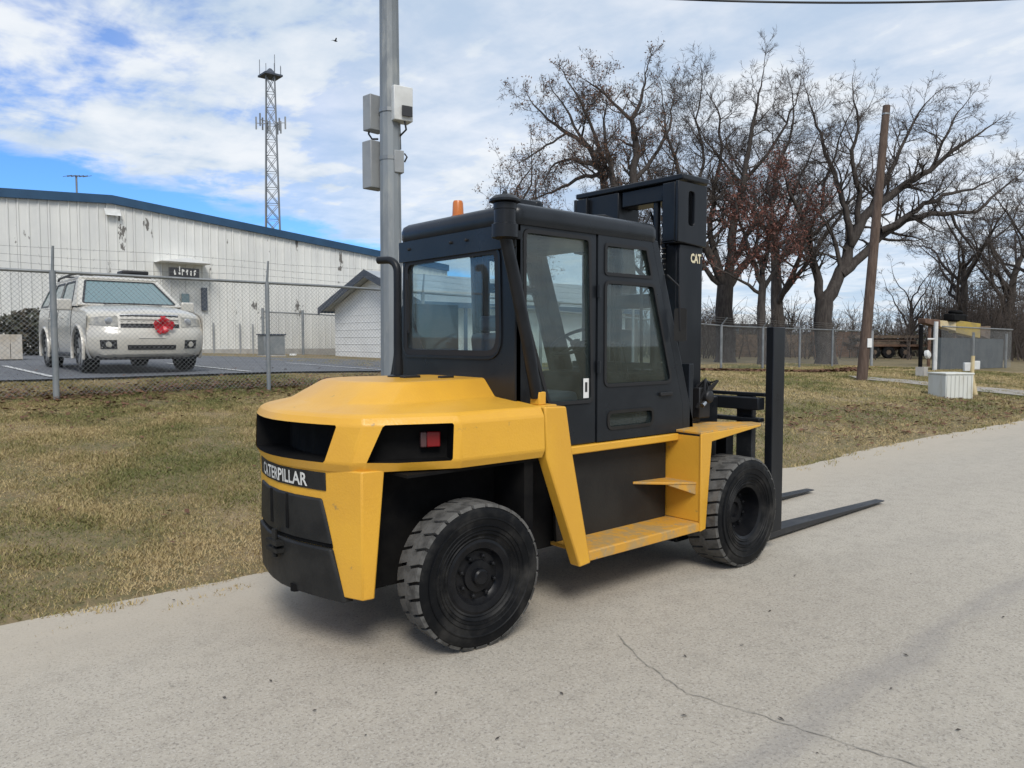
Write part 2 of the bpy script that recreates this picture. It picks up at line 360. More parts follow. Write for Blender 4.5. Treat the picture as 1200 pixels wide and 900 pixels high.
def rpoly(pts, r, n=4):
    """round the corners of a 2-D polygon"""
    out_ = []; k = len(pts)
    for i in range(k):
        p0, p, p1 = Vector(pts[i - 1]), Vector(pts[i]), Vector(pts[(i + 1) % k]); rr = r[i] if isinstance(r, (list, tuple)) else r
        a = (p0 - p).normalized(); b = (p1 - p).normalized(); ang = a.angle(b); d = min(rr / math.tan(ang / 2), .45 * (p0 - p).length, .45 * (p1 - p).length)
        q0, q1 = p + a * d, p + b * d
        for j in range(n + 1):
            t = j / n; out_.append(tuple(q0 * (1 - t) ** 2 + p * 2 * t * (1 - t) + q1 * t * t))
    return out_
def inset(pts, d):
    k = len(pts); c = [Vector(p) for p in pts]; ar = sum(c[i].x * c[(i + 1) % k].y - c[(i + 1) % k].x * c[i].y for i in range(k)); sg = 1 if ar > 0 else -1; o = []
    for i in range(k):
        a = (c[i] - c[i - 1]).normalized(); b = (c[(i + 1) % k] - c[i]).normalized()
        na = Vector((-a.y, a.x)) * sg; nb = Vector((-b.y, b.x)) * sg; h = (na + nb); h = h / max(h.length_squared / 2, .25)
        o.append(tuple(c[i] + h * d))
    return o
def text_mesh(body, size, bold=.012):
    cu = bpy.data.curves.new('lettering', 'FONT'); cu.body = body; cu.size = size; cu.offset = bold; cu.align_x = 'CENTER'; cu.resolution_u = 2
    o = bpy.data.objects.new('lettering_tmp', cu); col.objects.link(o); dg = bpy.context.evaluated_depsgraph_get(); dg.update()
    me = bpy.data.meshes.new_from_object(o.evaluated_get(dg)); vs_ = [(v.co.x, v.co.y) for v in me.vertices]; fs = [tuple(p.vertices) for p in me.polygons]
    bpy.data.objects.remove(o); bpy.data.curves.remove(cu); bpy.data.meshes.remove(me); return vs_, fs
def lerp(a, b, t): return a + (b - a) * t
def interp(x, xs, ys): return float(np.interp(x, xs, ys))

# ------------------------------------------------------------------ terrain
EDGE = 5.42
def tz(X, Y):
    h = interp(X, [-40, 6, 16, 27, 45, 90], [1.14, 1.14, .92, .52, .40, .40])
    if Y < EDGE - .2: return -.03 if Y > -4.5 else -.03 + .02 * min(-4.5 - Y, 6)
    s = (Y - EDGE) / 7.6
    s = max(0, min(1, s)); e = s + .09 * math.sin(math.pi * s)
    z = h * e + max(0, Y - EDGE - 7.6) * .010
    return z - .03 * max(0, min(1, (EDGE + .15 - Y) / .3))
def onground(px, py, d0=5, d1=80):
    d = d0
    while d < d1:
        p = dep(px, py, d)
        if p.z < tz(p.x, p.y): return p
        d += .05
    return p
# ================================================================== THE SETTING
def axis_vals(a, dense0, dense1, b, st, big):
    o = [a]; x = a
    while x < b:
        if dense0 <= x < dense1: x += st
        else: x = min(x + big, dense0) if x < dense0 else x + big
        o.append(x)
    return o
xs = axis_vals(-120, -6, 48, 400, .5, 12); ys = axis_vals(-150, 4, 40, 400, .4, 12); ys = sorted(set(round(q, 3) for q in ys if not 5.0 < q < 6.6) | set(round(5.0 + .08 * k, 3) for k in range(21)))
rg = random.Random(3)
mb = MB(); vv_ = []
for y in ys:
    for x in xs: vv_.append((x, y, tz(x, y) + (rg.uniform(-.006, .006) if y > 6.6 else 0)))
nx = len(xs)
mb.add(vv_, [(j * nx + i, j * nx + i + 1, (j + 1) * nx + i + 1, (j + 1) * nx + i) for j in range(len(ys) - 1) for i in range(nx - 1)])
ground = tag(mb.build('ground', 'ground', smooth=80), kind='structure')

# road: one flat sheet with a ragged edge to the grass
mb = MB(); rx = axis_vals(-60, -3, 45, 260, .12, 4); vs_ = []; fs = []
re = random.Random(8); ph = [re.uniform(0, 6) for _ in range(6)]
def edge_y(x): return EDGE + .07 * math.sin(x * .55 + ph[4]) + .05 * math.sin(x * .9 + ph[0]) + .035 * math.sin(x * 2.3 + ph[1]) + .02 * math.sin(x * 6.1 + ph[2]) + .016 * math.sin(x * 13 + ph[3])
for i, x in enumerate(rx):
    vs_ += [(x, -4.2, 0), (x, 2.0, .004), (x, edge_y(x), 0)]
    if i: a = 3 * (i - 1); b = 3 * i; fs += [(a, b, b + 1, a + 1), (a + 1, b + 1, b + 2, a + 2)]
mb.add(vs_, fs); road = tag(mb.build('road', 'road'), kind='structure')
# hairline crack across the road (dark, slightly raised ribbon of tar)
def ribbon(path, wd, z):
    m_ = MB(); v_ = []; f_ = []
    for i, p in enumerate(path):
        a = Vector(path[max(i - 1, 0)]); b = Vector(path[min(i + 1, len(path) - 1)]); d = (b - a).normalized(); n = Vector((-d.y, d.x)); ww = wd * (.4 + .8 * random.Random(i * 7 + 1).random()) * (.15 if i in (0, len(path) - 1) else 1)
        v_ += [(p[0] + n.x * ww, p[1] + n.y * ww, z), (p[0] - n.x * ww, p[1] - n.y * ww, z)]
        if i: f_.append((2 * i - 2, 2 * i - 1, 2 * i + 1, 2 * i))
    return m_.add(v_, f_)
def road_pt(px, py): d = ray(px, py); p = CAM + d * (-CH / d.z); return (p.x, p.y)
M['tar'] = mat('crack_fill', (.285, .26, .22), .9)
cp = []
key = [(722, 742), (745, 770), (775, 793), (805, 813), (850, 828), (905, 845), (960, 862), (1020, 882), (1075, 899), (1130, 918)]
rc = random.Random(5)
for (a, b) in zip(key[:-1], key[1:]):
    for k in range(6):
        t = k / 6; cp.append((lerp(a[0], b[0], t) + rc.uniform(-1.5, 1.5), lerp(a[1], b[1], t) + rc.uniform(-1.2, 1.2)))
tag(ribbon([road_pt(*p) for p in cp], .0034, .009).build('crack', 'tar', road))

# parking lot beyond the fence
LOT0, LOT1 = 12.9, 31.5
def lot_edge(x): return interp(x, [-30, 3, 9, 14], [12.95, 12.95, 13.3, 14.2])
mb = MB(); lx = [(-40 + .8 * i) for i in range(76)]; lx = [x for x in lx if x < 15.2]; vs_ = []; fs = []; nrow = 26
for i, x in enumerate(lx):
    y1 = interp(x, [-40, 5.5, 9, 15.2], [31.5, 31.5, 26, 19.6])
    for j in range(nrow):
        y = lerp(lot_edge(x), y1, j / (nrow - 1)); vs_.append((x, y, tz(x, y) + .035))
    if i:
        for j in range(nrow - 1): a = (i - 1) * nrow + j; fs.append((a, a + nrow, a + nrow + 1, a + 1))
mb.add(vs_, fs); lot = tag(mb.build('parking_lot', 'lot', fixn=False), kind='structure')
for x in (-2.6, .3, 2.35 - .05, 5.35, 8.2):
    mb = MB(); v_ = []; f_ = []
    for i in range(11):
        y = 13.3 + .48 * i
        if y < lot_edge(x) + .1: y = lot_edge(x) + .1
        v_ += [(x - .05, y, tz(x - .05, y) + .047), (x + .05, y, tz(x + .05, y) + .047)]
        if i: f_.append((2 * i - 2, 2 * i - 1, 2 * i + 1, 2 * i))
    mb.add(v_, f_).build('parking_line', 'line_paint', lot)
# gravel driveway to the yard gate on the right
ga = [onground(1000, 443), onground(1060, 447.5), onground(1130, 455), onground(1215, 463), onground(1300, 470), onground(1400, 478)]
mb = MB(); v_ = []; f_ = []
for i, (pa) in enumerate(ga):
    a = ga[max(i - 1, 0)]; b = ga[min(i + 1, len(ga) - 1)]; d = (b - a); d.z = 0; d.normalize(); n = Vector((-d.y, d.x, 0)) * 1.15
    for k in range(5):
        q = pa + n * (k / 2 - 1); v_.append((q.x, q.y, tz(q.x, q.y) + .03))
    if i:
        for k in range(4): a_ = (i - 1) * 5 + k; f_.append((a_, a_ + 5, a_ + 6, a_ + 1))
mb.add(v_, f_); tag(mb.build('gravel_driveway', 'gravel', fixn=True), kind='structure')
# ================================================================== FORKLIFT
YC = 4.12
def mir(pts): return [(p[0], 2 * YC - p[1]) + tuple(p[2:]) for p in pts]
fk = thing('forklift', (3.9, YC, 0), 'yellow and black enclosed-cab forklift standing on the pale road with forks lowered', 'forklift')
# --- counterweight, plan outline of the right half from the centre line round to the cab
half = [(1.785, 4.12), (1.793, 4.00), (1.815, 3.88), (1.848, 3.76), (1.885, 3.65), (1.925, 3.565), (1.975, 3.495), (2.47, 3.285), (3.075, 3.275)]
full = [mir([p])[0] for p in half[::-1]][:-1] + half        # left side ... centre ... right side
S = [0.0]
for a, b in zip(full[:-1], full[1:]): S.append(S[-1] + math.hypot(b[0] - a[0], b[1] - a[1]))
SC = S[len(half) - 1]
def out_pt(s, off=0.0):
    """point on the counterweight outline, s = signed arc length from the centre line (positive to the right side)"""
    q = min(max(s + SC, 0), S[-1] - 1e-6)
    x = interp(q, S, [p[0] for p in full]); y = interp(q, S, [p[1] for p in full])
    e = .03; x0 = interp(max(q - e, 0), S, [p[0] for p in full]); y0 = interp(max(q - e, 0), S, [p[1] for p in full])
    x1 = interp(min(q + e, S[-1]), S, [p[0] for p in full]); y1 = interp(min(q + e, S[-1]), S, [p[1] for p in full])
    d = Vector((x1 - x0, y1 - y0)).normalized(); n = Vector((-d.y, d.x))
    if n.dot(Vector((x - 2.9, y - YC))) < 0: n = -n
    return Vector((x + n.x * off, y + n.y * off, 0))
SH = S[-1] - SC                                              # arc length of one half
sA0 = S[len(full) - 3] - SC; sA1 = S[len(full) - 2] - SC     # the slanted side facet between rear corner and flank
# columns: (s at bottom, s at top, hole id)
rear_b, rear_t = .455, .535
colsR = [(0, 0, 1), (.12, .14, 1), (.24, .28, 1), (.35, .41, 1), (rear_b, rear_t, 0), (sA0 - .05, sA0 + .02, 0), (sA0 + .025, sA0 + .125, 2), (sA0 + .20, sA0 + .26, 2), (sA0 + .38, sA0 + .40, 2), (sA1 - .045, sA1 - .035, 0),
         (sA1, sA1, 0), (lerp(sA1, SH, .5), lerp(sA1, SH, .5), 0), (SH, SH, 0)]
cols = [(-b, -t, h) for (b, t, h) in colsR[::-1]][:-1] + colsR
nR = len(colsR) - 1
holes_at = [colsR[nR - 1 - i][2] if i < nR else colsR[i - nR][2] for i in range(2 * nR)]
ZL = [1.035, 1.082, 1.283, 1.318]
def zlev(k, s):
    z = ZL[k]
    if k == 0: z -= .0
    return z
mb = MB(); G = []
for (b, t, h) in cols:
    colv = []
    for k in range(4):
        s = lerp(b, t, (0, 0, 1, 1)[k]) if k in (1, 2) else (b if k == 0 else t)
        off = (-.012, .012, .004, -.018)[k]
        p = out_pt(s, off); colv.append(Vector((p.x, p.y, ZL[k])))
    G.append(colv)
vs_ = [p for c in G for p in c]; fs = []; nC = len(G)
for i in range(nC - 1):
    for k in range(3):
        if k == 1 and holes_at[i]: continue
        fs.append((i * 4 + k, i * 4 + k + 1, (i + 1) * 4 + k + 1, (i + 1) * 4 + k))
mb.add(vs_, fs)
# top shell: rim -> shoulder -> plateau foot -> plateau edge -> plateau
def top_ring(pts): return [Vector(p) for p in pts]
def shoulder(c, d, z):
    q = Vector((2.75, YC, 0)); p = Vector((c.x, c.y, 0)); v = (q - p); v = v.normalized() * d; return Vector((p.x + v.x, p.y + v.y, z))
rim = [c[3] for c in G]
r1 = [shoulder(c, .028, 1.336) for c in rim]
r1[0].x = r1[-1].x = 3.075; r1[0].y = mir([(0, 3.30)])[0][1]; r1[-1].y = 3.30
# plateau foot / edge, resampled from a 2-D outline
def samp(poly, n):
    L = [0]
    for a, b in zip(poly[:-1], poly[1:]): L.append(L[-1] + math.hypot(b[0] - a[0], b[1] - a[1]))
    return [(interp(L[-1] * i / (n - 1), L, [p[0] for p in poly]), interp(L[-1] * i / (n - 1), L, [p[1] for p in poly])) for i in range(n)]
footR = [(1.985, 4.12), (1.995, 3.90), (2.08, 3.70), (2.26, 3.585), (2.5, 3.60), (3.075, 3.70)]
edgeR = [(2.17, 4.12), (2.18, 3.95), (2.24, 3.80), (2.40, 3.69), (2.6, 3.71), (3.075, 3.80)]
def ful(h): return [mir([p])[0] for p in h[::-1]][:-1] + h
def matched(h): return samp(ful(h), nC)
foot = [Vector((x, y, 1.375)) for x, y in matched(footR)]; edge = [Vector((x, y, 1.478)) for x, y in matched(edgeR)]
edge2 = [Vector((x + (.03 if x < 2.5 else .0), y + (.02 if y < YC else -.02), 1.488)) for x, y in matched(edgeR)]
mid = [Vector((max(p.x, 2.6), YC, 1.49)) for p in edge2]
mb.loft([rim, r1, foot, edge, edge2, mid], close=False, caps=False)
# underside lip of the flared band
under = [Vector((max(p.x + .10, 1.9), lerp(p.y, YC, .12), 1.03)) for p in [c[0] for c in G]]
mb.loft([[c[0] for c in G], under], close=False, caps=False)
cw = mb.build('counterweight', 'yellow', fk, bevel=.010, seg=2, fixn=True, blim=16, sharp=14)
# flat front closing faces are hidden behind the cab; recess linings
def recess(i0, i1, name, depth, material):
    m_ = MB(); fr = []; bk = []
    for i in range(i0, i1 + 1):
        a, b = G[i][1], G[i][2]; s = (cols[i][0] + cols[i][1]) / 2
        for q, lst in ((a, 0), (b, 1)):
            n = out_pt(s, 1.0) - out_pt(s, 0.0); n.normalize()
            fr.append(q - n * .004); bk.append(q - n * depth)
    k = i1 - i0 + 1; v_ = fr + bk; f_ = []; o = 2 * k
    for j in range(k - 1):
        f_ += [(o + 2 * j, o + 2 * j + 2, o + 2 * j + 3, o + 2 * j + 1), (2 * j, 2 * j + 2, o + 2 * j + 2, o + 2 * j), (2 * j + 1, o + 2 * j + 1, o + 2 * j + 3, 2 * j + 3)]
    f_ += [(0, o, o + 1, 1), (2 * k - 2, 2 * k - 1, o + 2 * k - 1, o + 2 * k - 2)]
    return m_.add(v_, f_).build(name, material, cw)
runs = []; i = 0
while i < len(holes_at):
    if holes_at[i]:
        j = i
        while j < len(holes_at) and holes_at[j] == holes_at[i]: j += 1
        runs.append((i, j, holes_at[i])); i = j
    else: i += 1
for (a, b, h) in runs:
    rcs = recess(a, b, 'rear_grille_recess' if h == 1 else 'lamp_recess', .20 if h == 1 else .14, 'deep')
    if h == 2:      # tail lamp at the front end of each side recess
        for q in (G[b] if a > nR else G[a],):
            sg = 1 if a > nR else -1
            s0 = (sA1 - .165) * sg; s1 = (sA1 - .09) * sg; s2 = (sA1 - .20) * sg
            for (u0, u1, nm, mt) in ((s0, s1, 'tail_lamp', 'red_lens'), (s2, s0, 'reverse_lamp', 'white_lens')):
                m_ = MB(); c0, c1 = out_pt(u0, -.085), out_pt(u1, -.085); d0, d1 = out_pt(u0, -.125), out_pt(u1, -.125)
                m_.prism([(c0.x, c0.y, 1.145), (c1.x, c1.y, 1.145), (d1.x, d1.y, 1.145), (d0.x, d0.y, 1.145)], (0, 0, .085))
                m_.build(nm, mt, cw, bevel=.006)
# --- lower counterweight: yellow pillars and the black bumper block
lowR = [(1.812, 4.12), (1.826, 3.95), (1.866, 3.78), (1.903, 3.665), (1.975, 3.475), (2.10, 3.455), (2.15, 3.62)]
lowB = [(1.825, 4.12), (1.840, 3.95), (1.880, 3.78), (1.912, 3.66), (1.978, 3.485), (2.045, 3.475), (2.10, 3.62)]
mb = MB(); top = [Vector((x, y, 1.045)) for x, y in ful(lowR)]; bot = [Vector((x, y, .362)) for x, y in ful(lowB)]
mb.loft([bot, top], close=True, caps=True); mb.build('counterweight_base', 'yellow', fk, bevel=.008, fixn=True, blim=18, sharp=16)
def low_pt(y, z, off):
    """rear surface of the lower counterweight at lateral position y"""
    t = (z - .385) / .66; yy = y if y <= YC else 2 * YC - y
    a = interp(-yy, [-p[1] for p in lowR[:5]], [p[0] for p in lowR[:5]]); b = interp(-yy, [-p[1] for p in lowB[:5]], [p[0] for p in lowB[:5]])
    return Vector((lerp(b, a, t) - off, y, z))
# bumper: stepped black casting
def bump_strip(z0, z1, y0, y1, off0, off1, name='bumper_block', mt='bumper', n=16, par=None, bev=.012):
    m_ = MB(); fr0 = [low_pt(lerp(2 * YC - y0, y0, j / n), z0, off0) for j in range(n + 1)]; fr1 = [low_pt(lerp(2 * YC - y1, y1, j / n), z1, off1) for j in range(n + 1)]
    bk0 = [p + Vector((off0 + .05, 0, 0)) for p in fr0]; bk1 = [p + Vector((off1 + .05, 0, 0)) for p in fr1]
    m_.loft([fr0, fr1, bk1, bk0, fr0], close=False, caps=False)
    k = n + 1; m_.f += [(0, k, 2 * k, 3 * k), (n, 3 * k + n, 2 * k + n, k + n)]
    return m_.build(name, mt, par or fk, bevel=bev, fixn=True)
bp = bump_strip(.645, .880, 3.668, 3.735, .014, .012)
bump_strip(.620, .643, 3.664, 3.668, .004, .004, 'bumper_groove', 'deep', bev=None)
bump_strip(.338, .618, 3.590, 3.664, .010, .024, 'bumper_block', 'bumper')
for sg in (-1, 1):
    y = YC + sg * .10
    m_ = MB(); a = low_pt(y - .012, .76, .016)
    m_.box(a.x, a.x + .02, y - .016, y + .016, .68, .875).build('bumper_slot', 'deep', bp)
m_ = MB(); m_.tube([(1.782, YC, .50), (1.782, YC, .66)], .016, 10); m_.box(1.76, 1.81, YC - .07, YC + .07, .575, .60); m_.box(1.76, 1.81, YC - .07, YC + .07, .535, .557); m_.build('tow_pin', 'bumper', fk)
m_ = MB(); m_.tube([(1.84, 3.98, .33), (1.84, 3.98, .37)], .03, 10).build('drain_plug', 'deep', fk)
# name plate with lettering
def plate_pt(s, z, off):
    y = YC - s; return low_pt(y, z, off)
m_ = MB(); n = 14; sw = .415
f0 = [plate_pt(-sw + 2 * sw * j / n, .925, .006) for j in range(n + 1)]; f1 = [plate_pt(-sw + 2 * sw * j / n, 1.022, .006) for j in range(n + 1)]
b0 = [p + Vector((.03, 0, 0)) for p in f0]; b1 = [p + Vector((.03, 0, 0)) for p in f1]
m_.loft([f0, f1, b1, b0, f0], close=False, caps=False); k = n + 1; m_.f += [(0, k, 2 * k, 3 * k), (n, 3 * k + n, 2 * k + n, k + n)]
npl = m_.build('name_plate', 'bumper', fk, bevel=.004, fixn=True)
tv, tf = text_mesh('CATERPILLAR', .105, .0022)
tx0 = min(p[0] for p in tv); tx1 = max(p[0] for p in tv); ty0 = min(p[1] for p in tv); ty1 = max(p[1] for p in tv)
m_ = MB(); v_ = []
for (x, y) in tv:
    s = -.285 + (x - tx0) / (tx1 - tx0) * .57; z = .936 + (y - ty0) / (ty1 - ty0) * .074; p = plate_pt(s, z, .0085); v_.append(p)
m_.add(v_, tf).build('lettering', 'letter', npl)
# --- chassis, dark insides
mb = MB(); mb.box(2.10, 4.60, 3.62, 4.62, .36, 1.0); mb.box(1.95, 2.2, 3.66, 4.58, .40, 1.02); mb.build('chassis', 'deep', fk, bevel=.01)
mb = MB(); mb.box(2.5, 2.72, 3.45, 4.79, .33, .50); mb.build('steer_axle', 'deep', fk, bevel=.01)
for (a, b) in ((3.33, 3.66), (4.58, 4.91)):
    MB().box(2.98, 3.05, a + .01, b - .01, .45, 1.008).build('mudguard', 'deep', fk)
    MB().box(2.16, 3.07, a, b, 1.010, 1.026).build('wheel_arch_liner', 'deep', fk)
mb = MB(); mb.box(4.95, 5.32, 3.62, 4.62, .28, .58); mb.box(4.55, 5.0, 3.66, 4.58, .45, 1.02); mb.build('drive_axle', 'deep', fk, bevel=.01)
# --- yellow side skirts, rails, steps (right, then mirrored left)
for sg in (1, -1):
    def yy(y): return y if sg == 1 else 2 * YC - y
    def pr(poly, y0, y1, m_): return m_.prism([(p[0], yy(y0), p[1]) for p in poly], (0, yy(y1) - yy(y0), 0))
    m_ = MB(); pr([(3.083, 1.335), (3.262, 1.328), (3.315, 1.05), (3.485, .325), (3.385, .315), (3.098, 1.032)], 3.272, 3.36, m_)
    sk = m_.build('rear_skirt', 'yellow', fk, bevel=.010)
    m_ = MB(); m_.box(3.083, 3.27, min(yy(3.36), yy(3.52)), max(yy(3.36), yy(3.52)), 1.25, 1.335); m_.build('skirt_top', 'yellow', fk, bevel=.008)
    m_ = MB(); m_.box(3.125, 3.185, min(yy(3.37), yy(3.45)), max(yy(3.37), yy(3.45)), 1.335, 1.415); m_.build('intake_bracket', 'yellow', fk, bevel=.006)
    m_ = MB(); pr([(3.262, 1.038), (4.638, 1.038), (4.638, .985), (3.262, .985)], 3.47, 3.572, m_); m_.build('side_rail', 'yellow', fk, bevel=.008)
    m_ = MB(); pr([(3.44, .985), (4.62, .985), (4.62, .40), (3.475, .40)], 3.575, 3.60, m_); m_.build('side_panel', 'panel', fk, bevel=.004)
    m_ = MB(); m_.box(3.46, 4.655, min(yy(3.285), yy(3.62)), max(yy(3.285), yy(3.62)), .375, .400); pr([(3.46, .398), (4.655, .398), (4.655, .335), (3.468, .335)], 3.279, 3.295, m_)
    m_.build('lower_step', 'yellow_worn', fk, bevel=.006)
    m_ = MB(); m_.box(4.64, 4.662, min(yy(3.285), yy(3.62)), max(yy(3.285), yy(3.62)), .402, 1.03)            # rear facing fender wall
    pr([(4.632, 1.052), (5.42, 1.065), (5.42, 1.05), (4.765, .985), (4.70, .345), (4.634, .335)], 3.268, 3.284, m_)
    m_.build('front_fender', 'yellow', fk, bevel=.005)
    m_ = MB(); m_.prism([(4.632, yy(3.27), 1.045), (5.43, yy(3.27), 1.058), (5.43, yy(3.36), 1.062), (5.05, yy(3.66), 1.062), (4.632, yy(3.66), 1.05)], (0, 0, .018)); m_.build('fender_top', 'yellow_worn', fk, bevel=.004)
    m_ = MB(); m_.prism([(4.642, yy(3.31), .675), (4.642, yy(3.61), .675), (4.25, yy(3.61), .690), (4.24, yy(3.57), .690), (4.42, yy(3.40), .688)], (0, 0, .018))
    m_.prism([(4.64, yy(3.315), .676), (4.425, yy(3.402), .684), (4.64, yy(3.315), .60)], (0, .012 * sg, 0)); m_.build('middle_step', 'yellow_worn', fk, bevel=.004)
# --- wheels
def wheel_proto(Rr, wd, deep, name='wheel'):
    """axis along +Y, outer face at y=0 pointing to -Y, tyre body towards +Y"""
    r_rim = Rr * .50
    m_ = MB()
    if deep:
        prof = [(.0, .145), (.055, .145), (.06, .125), (.10, .125), (.105, .15), (r_rim * .80, .155), (r_rim * .86, .09), (r_rim * .90, .03), (r_rim * .99, .018), (r_rim * 1.02, .03), (r_rim, .06), (r_rim * .9, wd), (0, wd)]
    else:
        prof = [(0, -.005), (.036, -.005), (.045, .004), (.048, .030), (.088, .034), (.092, .052), (r_rim * .66, .056), (r_rim * .74, .040), (r_rim * .78, .018), (r_rim * .95, .012), (r_rim * 1.02, .018), (r_rim, .05), (r_rim * .9, wd), (0, wd)]
    m_.lathe([(max(r_, .001), h) for r_, h in prof], (0, 0, 0), (0, 1, 0), 40)
    wh = m_.build(name, 'rim', fk, smooth=30, loc=(0, 0, 0))
    t_ = MB(); s0 = .012
    prof = [(r_rim * .97, .05), (r_rim * .99, .022), (r_rim * 1.07, .012), (r_rim * 1.10, .018), (Rr * .585, .012), (Rr * .595, .005), (Rr * .605, .010), (Rr * .63, .009), (Rr * .64, .002), (Rr * .65, .007), (Rr * .69, .005), (Rr * .70, -.002), (Rr * .71, .004), (Rr * .79, .000), (Rr * .80, -.005), (Rr * .815, -.004), (Rr * .82, .003), (Rr * .90, .002), (Rr * .945, .010), (Rr * .96, .026), (Rr * .965, wd / 2), (Rr * .96, wd - .026), (Rr * .92, wd - .008), (Rr * .75, wd), (r_rim * .97, wd - .03)]
    t_.lathe(prof, (0, 0, 0), (0, 1, 0), 56, caps=False); ty = t_.build('tyre', 'tyre', wh, smooth=40)
    l_ = MB(); nl = 28
    for k in range(nl):
        for side in (0, 1):
            a0 = 2 * math.pi * (k + .5 * side) / nl; a1 = a0 + 2 * math.pi / nl * .80
            n = 3; y_out = .010 if side == 0 else wd - .010; y_in = wd * .56 if side == 0 else wd * .44
            rings = []
            for q in range(n + 1):
                a = lerp(a0, a1, q / n); tw = (.10 if side == 0 else -.10)
                c, s = math.cos(a), math.sin(a); ci, si = math.cos(a + tw), math.sin(a + tw)
                rings.append([(c * Rr * .95, y_out - (.004 if side == 0 else -.004), s * Rr * .95), (c * Rr * .993, y_out + (.006 if side == 0 else -.006), s * Rr * .993), (ci * Rr, y_in, si * Rr), (ci * Rr * .95, y_in, si * Rr * .95)])
            l_.loft(rings, True, True)
    tr = l_.build('tread', 'tread', wh, fixn=True); tr['kind'] = 'stuff'
    b_ = MB(); rb = .072 if not deep else .083
    nb = 8 if not deep else 10; rr_ = r_rim * .55 if not deep else .135; yb = .048 if not deep else .148
    for k in range(nb):
        a = 2 * math.pi * k / nb; b_.lathe([(.013, 0), (.013, -.018), (.006, -.026)], (math.cos(a) * rr_, yb, math.sin(a) * rr_), (0, 1, 0), 6)
    lug = b_.build('wheel_nuts', 'rim', wh, fixn=True); lug['kind'] = 'stuff'
    return wh
wr = wheel_proto(.412, .235, False); wf = wheel_proto(.420, .30, True)
def put(o, x, y, z, rz): o.location = Vector((x, y, z)) - ORG[fk.name]; o.rotation_euler = (0, .3, rz)
put(wr, 2.605, 3.272, .412, R(-5)); put(wf, 5.135, 3.185, .420, 0)
c1 = copy_part(wr, fk); put(c1, 2.605, 2 * YC - 3.272, .412, R(175)); c2 = copy_part(wf, fk); put(c2, 5.135, 2 * YC - 3.185, .420, R(180))
# --- cab shell
CY0, CY1, CX0 = 3.50, 4.75, 3.05
def side_outline(): return [(3.05, 1.04), (4.83, 1.04), (4.81, 1.13), (4.345, 2.45), (3.05, 2.45)]
quarter_o = [(3.052, 1.04), (3.765, 1.04), (3.765, 2.45), (3.052, 2.45)]
quarter_h = rpoly([(3.325, 1.315), (3.735, 1.315), (3.70, 2.40), (3.115, 2.40), (3.115, 1.90)], [.07, .05, .05, .05, .25])
door_o = [(3.772, 1.045), (4.715, 1.045), (4.70, 1.26), (4.325, 2.435), (3.772, 2.435)]
door_h1 = rpoly([(3.835, 2.165), (4.338, 2.165), (4.272, 2.375), (3.835, 2.375)], .03)
door_h2 = rpoly([(3.835, 1.415), (4.575, 1.415), (4.352, 2.125), (3.835, 2.125)], .05)
door_h3 = rpoly([(3.87, 1.12), (4.36, 1.12), (4.36, 1.245), (3.87, 1.245)], .05)
apill = [(4.722, 1.045), (4.86, 1.045), (4.85, 1.13), (4.405, 2.44), (4.332, 2.44), (4.707, 1.26)]
for sg in (1, -1):
    y0 = CY0 if sg == 1 else 2 * YC - CY0 + .01; ny = -1 if sg == 1 else 1
    o0 = (0, y0 - ny * .05, 0)
    def pl(outer, holes, name, par, mt, t=.05, oo=None, bev=.008): return MB().plate(outer, holes, oo or o0, (1, 0, 0), (0, 0, 1), (0, ny, 0), t).build(name, mt, par, bevel=bev, fixn=True)
    qp = pl(quarter_o, [quarter_h], 'quarter_panel', fk, 'cab')
    pl(inset(quarter_h, -.004), [inset(quarter_h, .020)], 'window_seal', qp, 'rubber', .008, (0, y0 + ny * .000, 0), None)
    pl(inset(quarter_h, .004), [], 'window_pane', qp, 'glass_side', .006, (0, y0 - ny * .022, 0), None)
    dr = pl(door_o, [door_h1, door_h2, door_h3], 'door', fk, 'cab', .05, (0, y0 - ny * .042, 0))
    for hh in (door_h1, door_h2, door_h3):
        pl(inset(hh, -.004), [inset(hh, .018)], 'window_seal', dr, 'rubber' if hh is not door_h3 else 'panel', .008, (0, y0 + ny * .008, 0), None)
        pl(inset(hh, .003), [], 'window_pane', dr, 'glass_side', .006, (0, y0 - ny * .015, 0), None)
    MB().box(4.42, 4.56, min(y0 + ny * .008, y0 + ny * .03), max(y0 + ny * .008, y0 + ny * .03), 1.325, 1.350).build('door_handle', 'rubber', dr, bevel=.004)
    for z in (1.55, 2.05): MB().tube([(3.768, y0 + ny * .02, z - .04), (3.768, y0 + ny * .02, z + .04)], .014, 8).build('hinge', 'cab', dr)
    pl(apill, [], 'front_pillar', fk, 'cab', .09, (0, y0 - ny * .09, 0))
# paper tag hung in the right window
m_ = MB(); m_.box(3.655, 3.705, 3.508, 3.511, 1.345, 1.475); tg = m_.build('paper_tag', 'sticker', fk)
m_ = MB(); m_.box(3.668, 3.69, 3.5068, 3.5075, 1.385, 1.45).build('print', 'ink', tg)
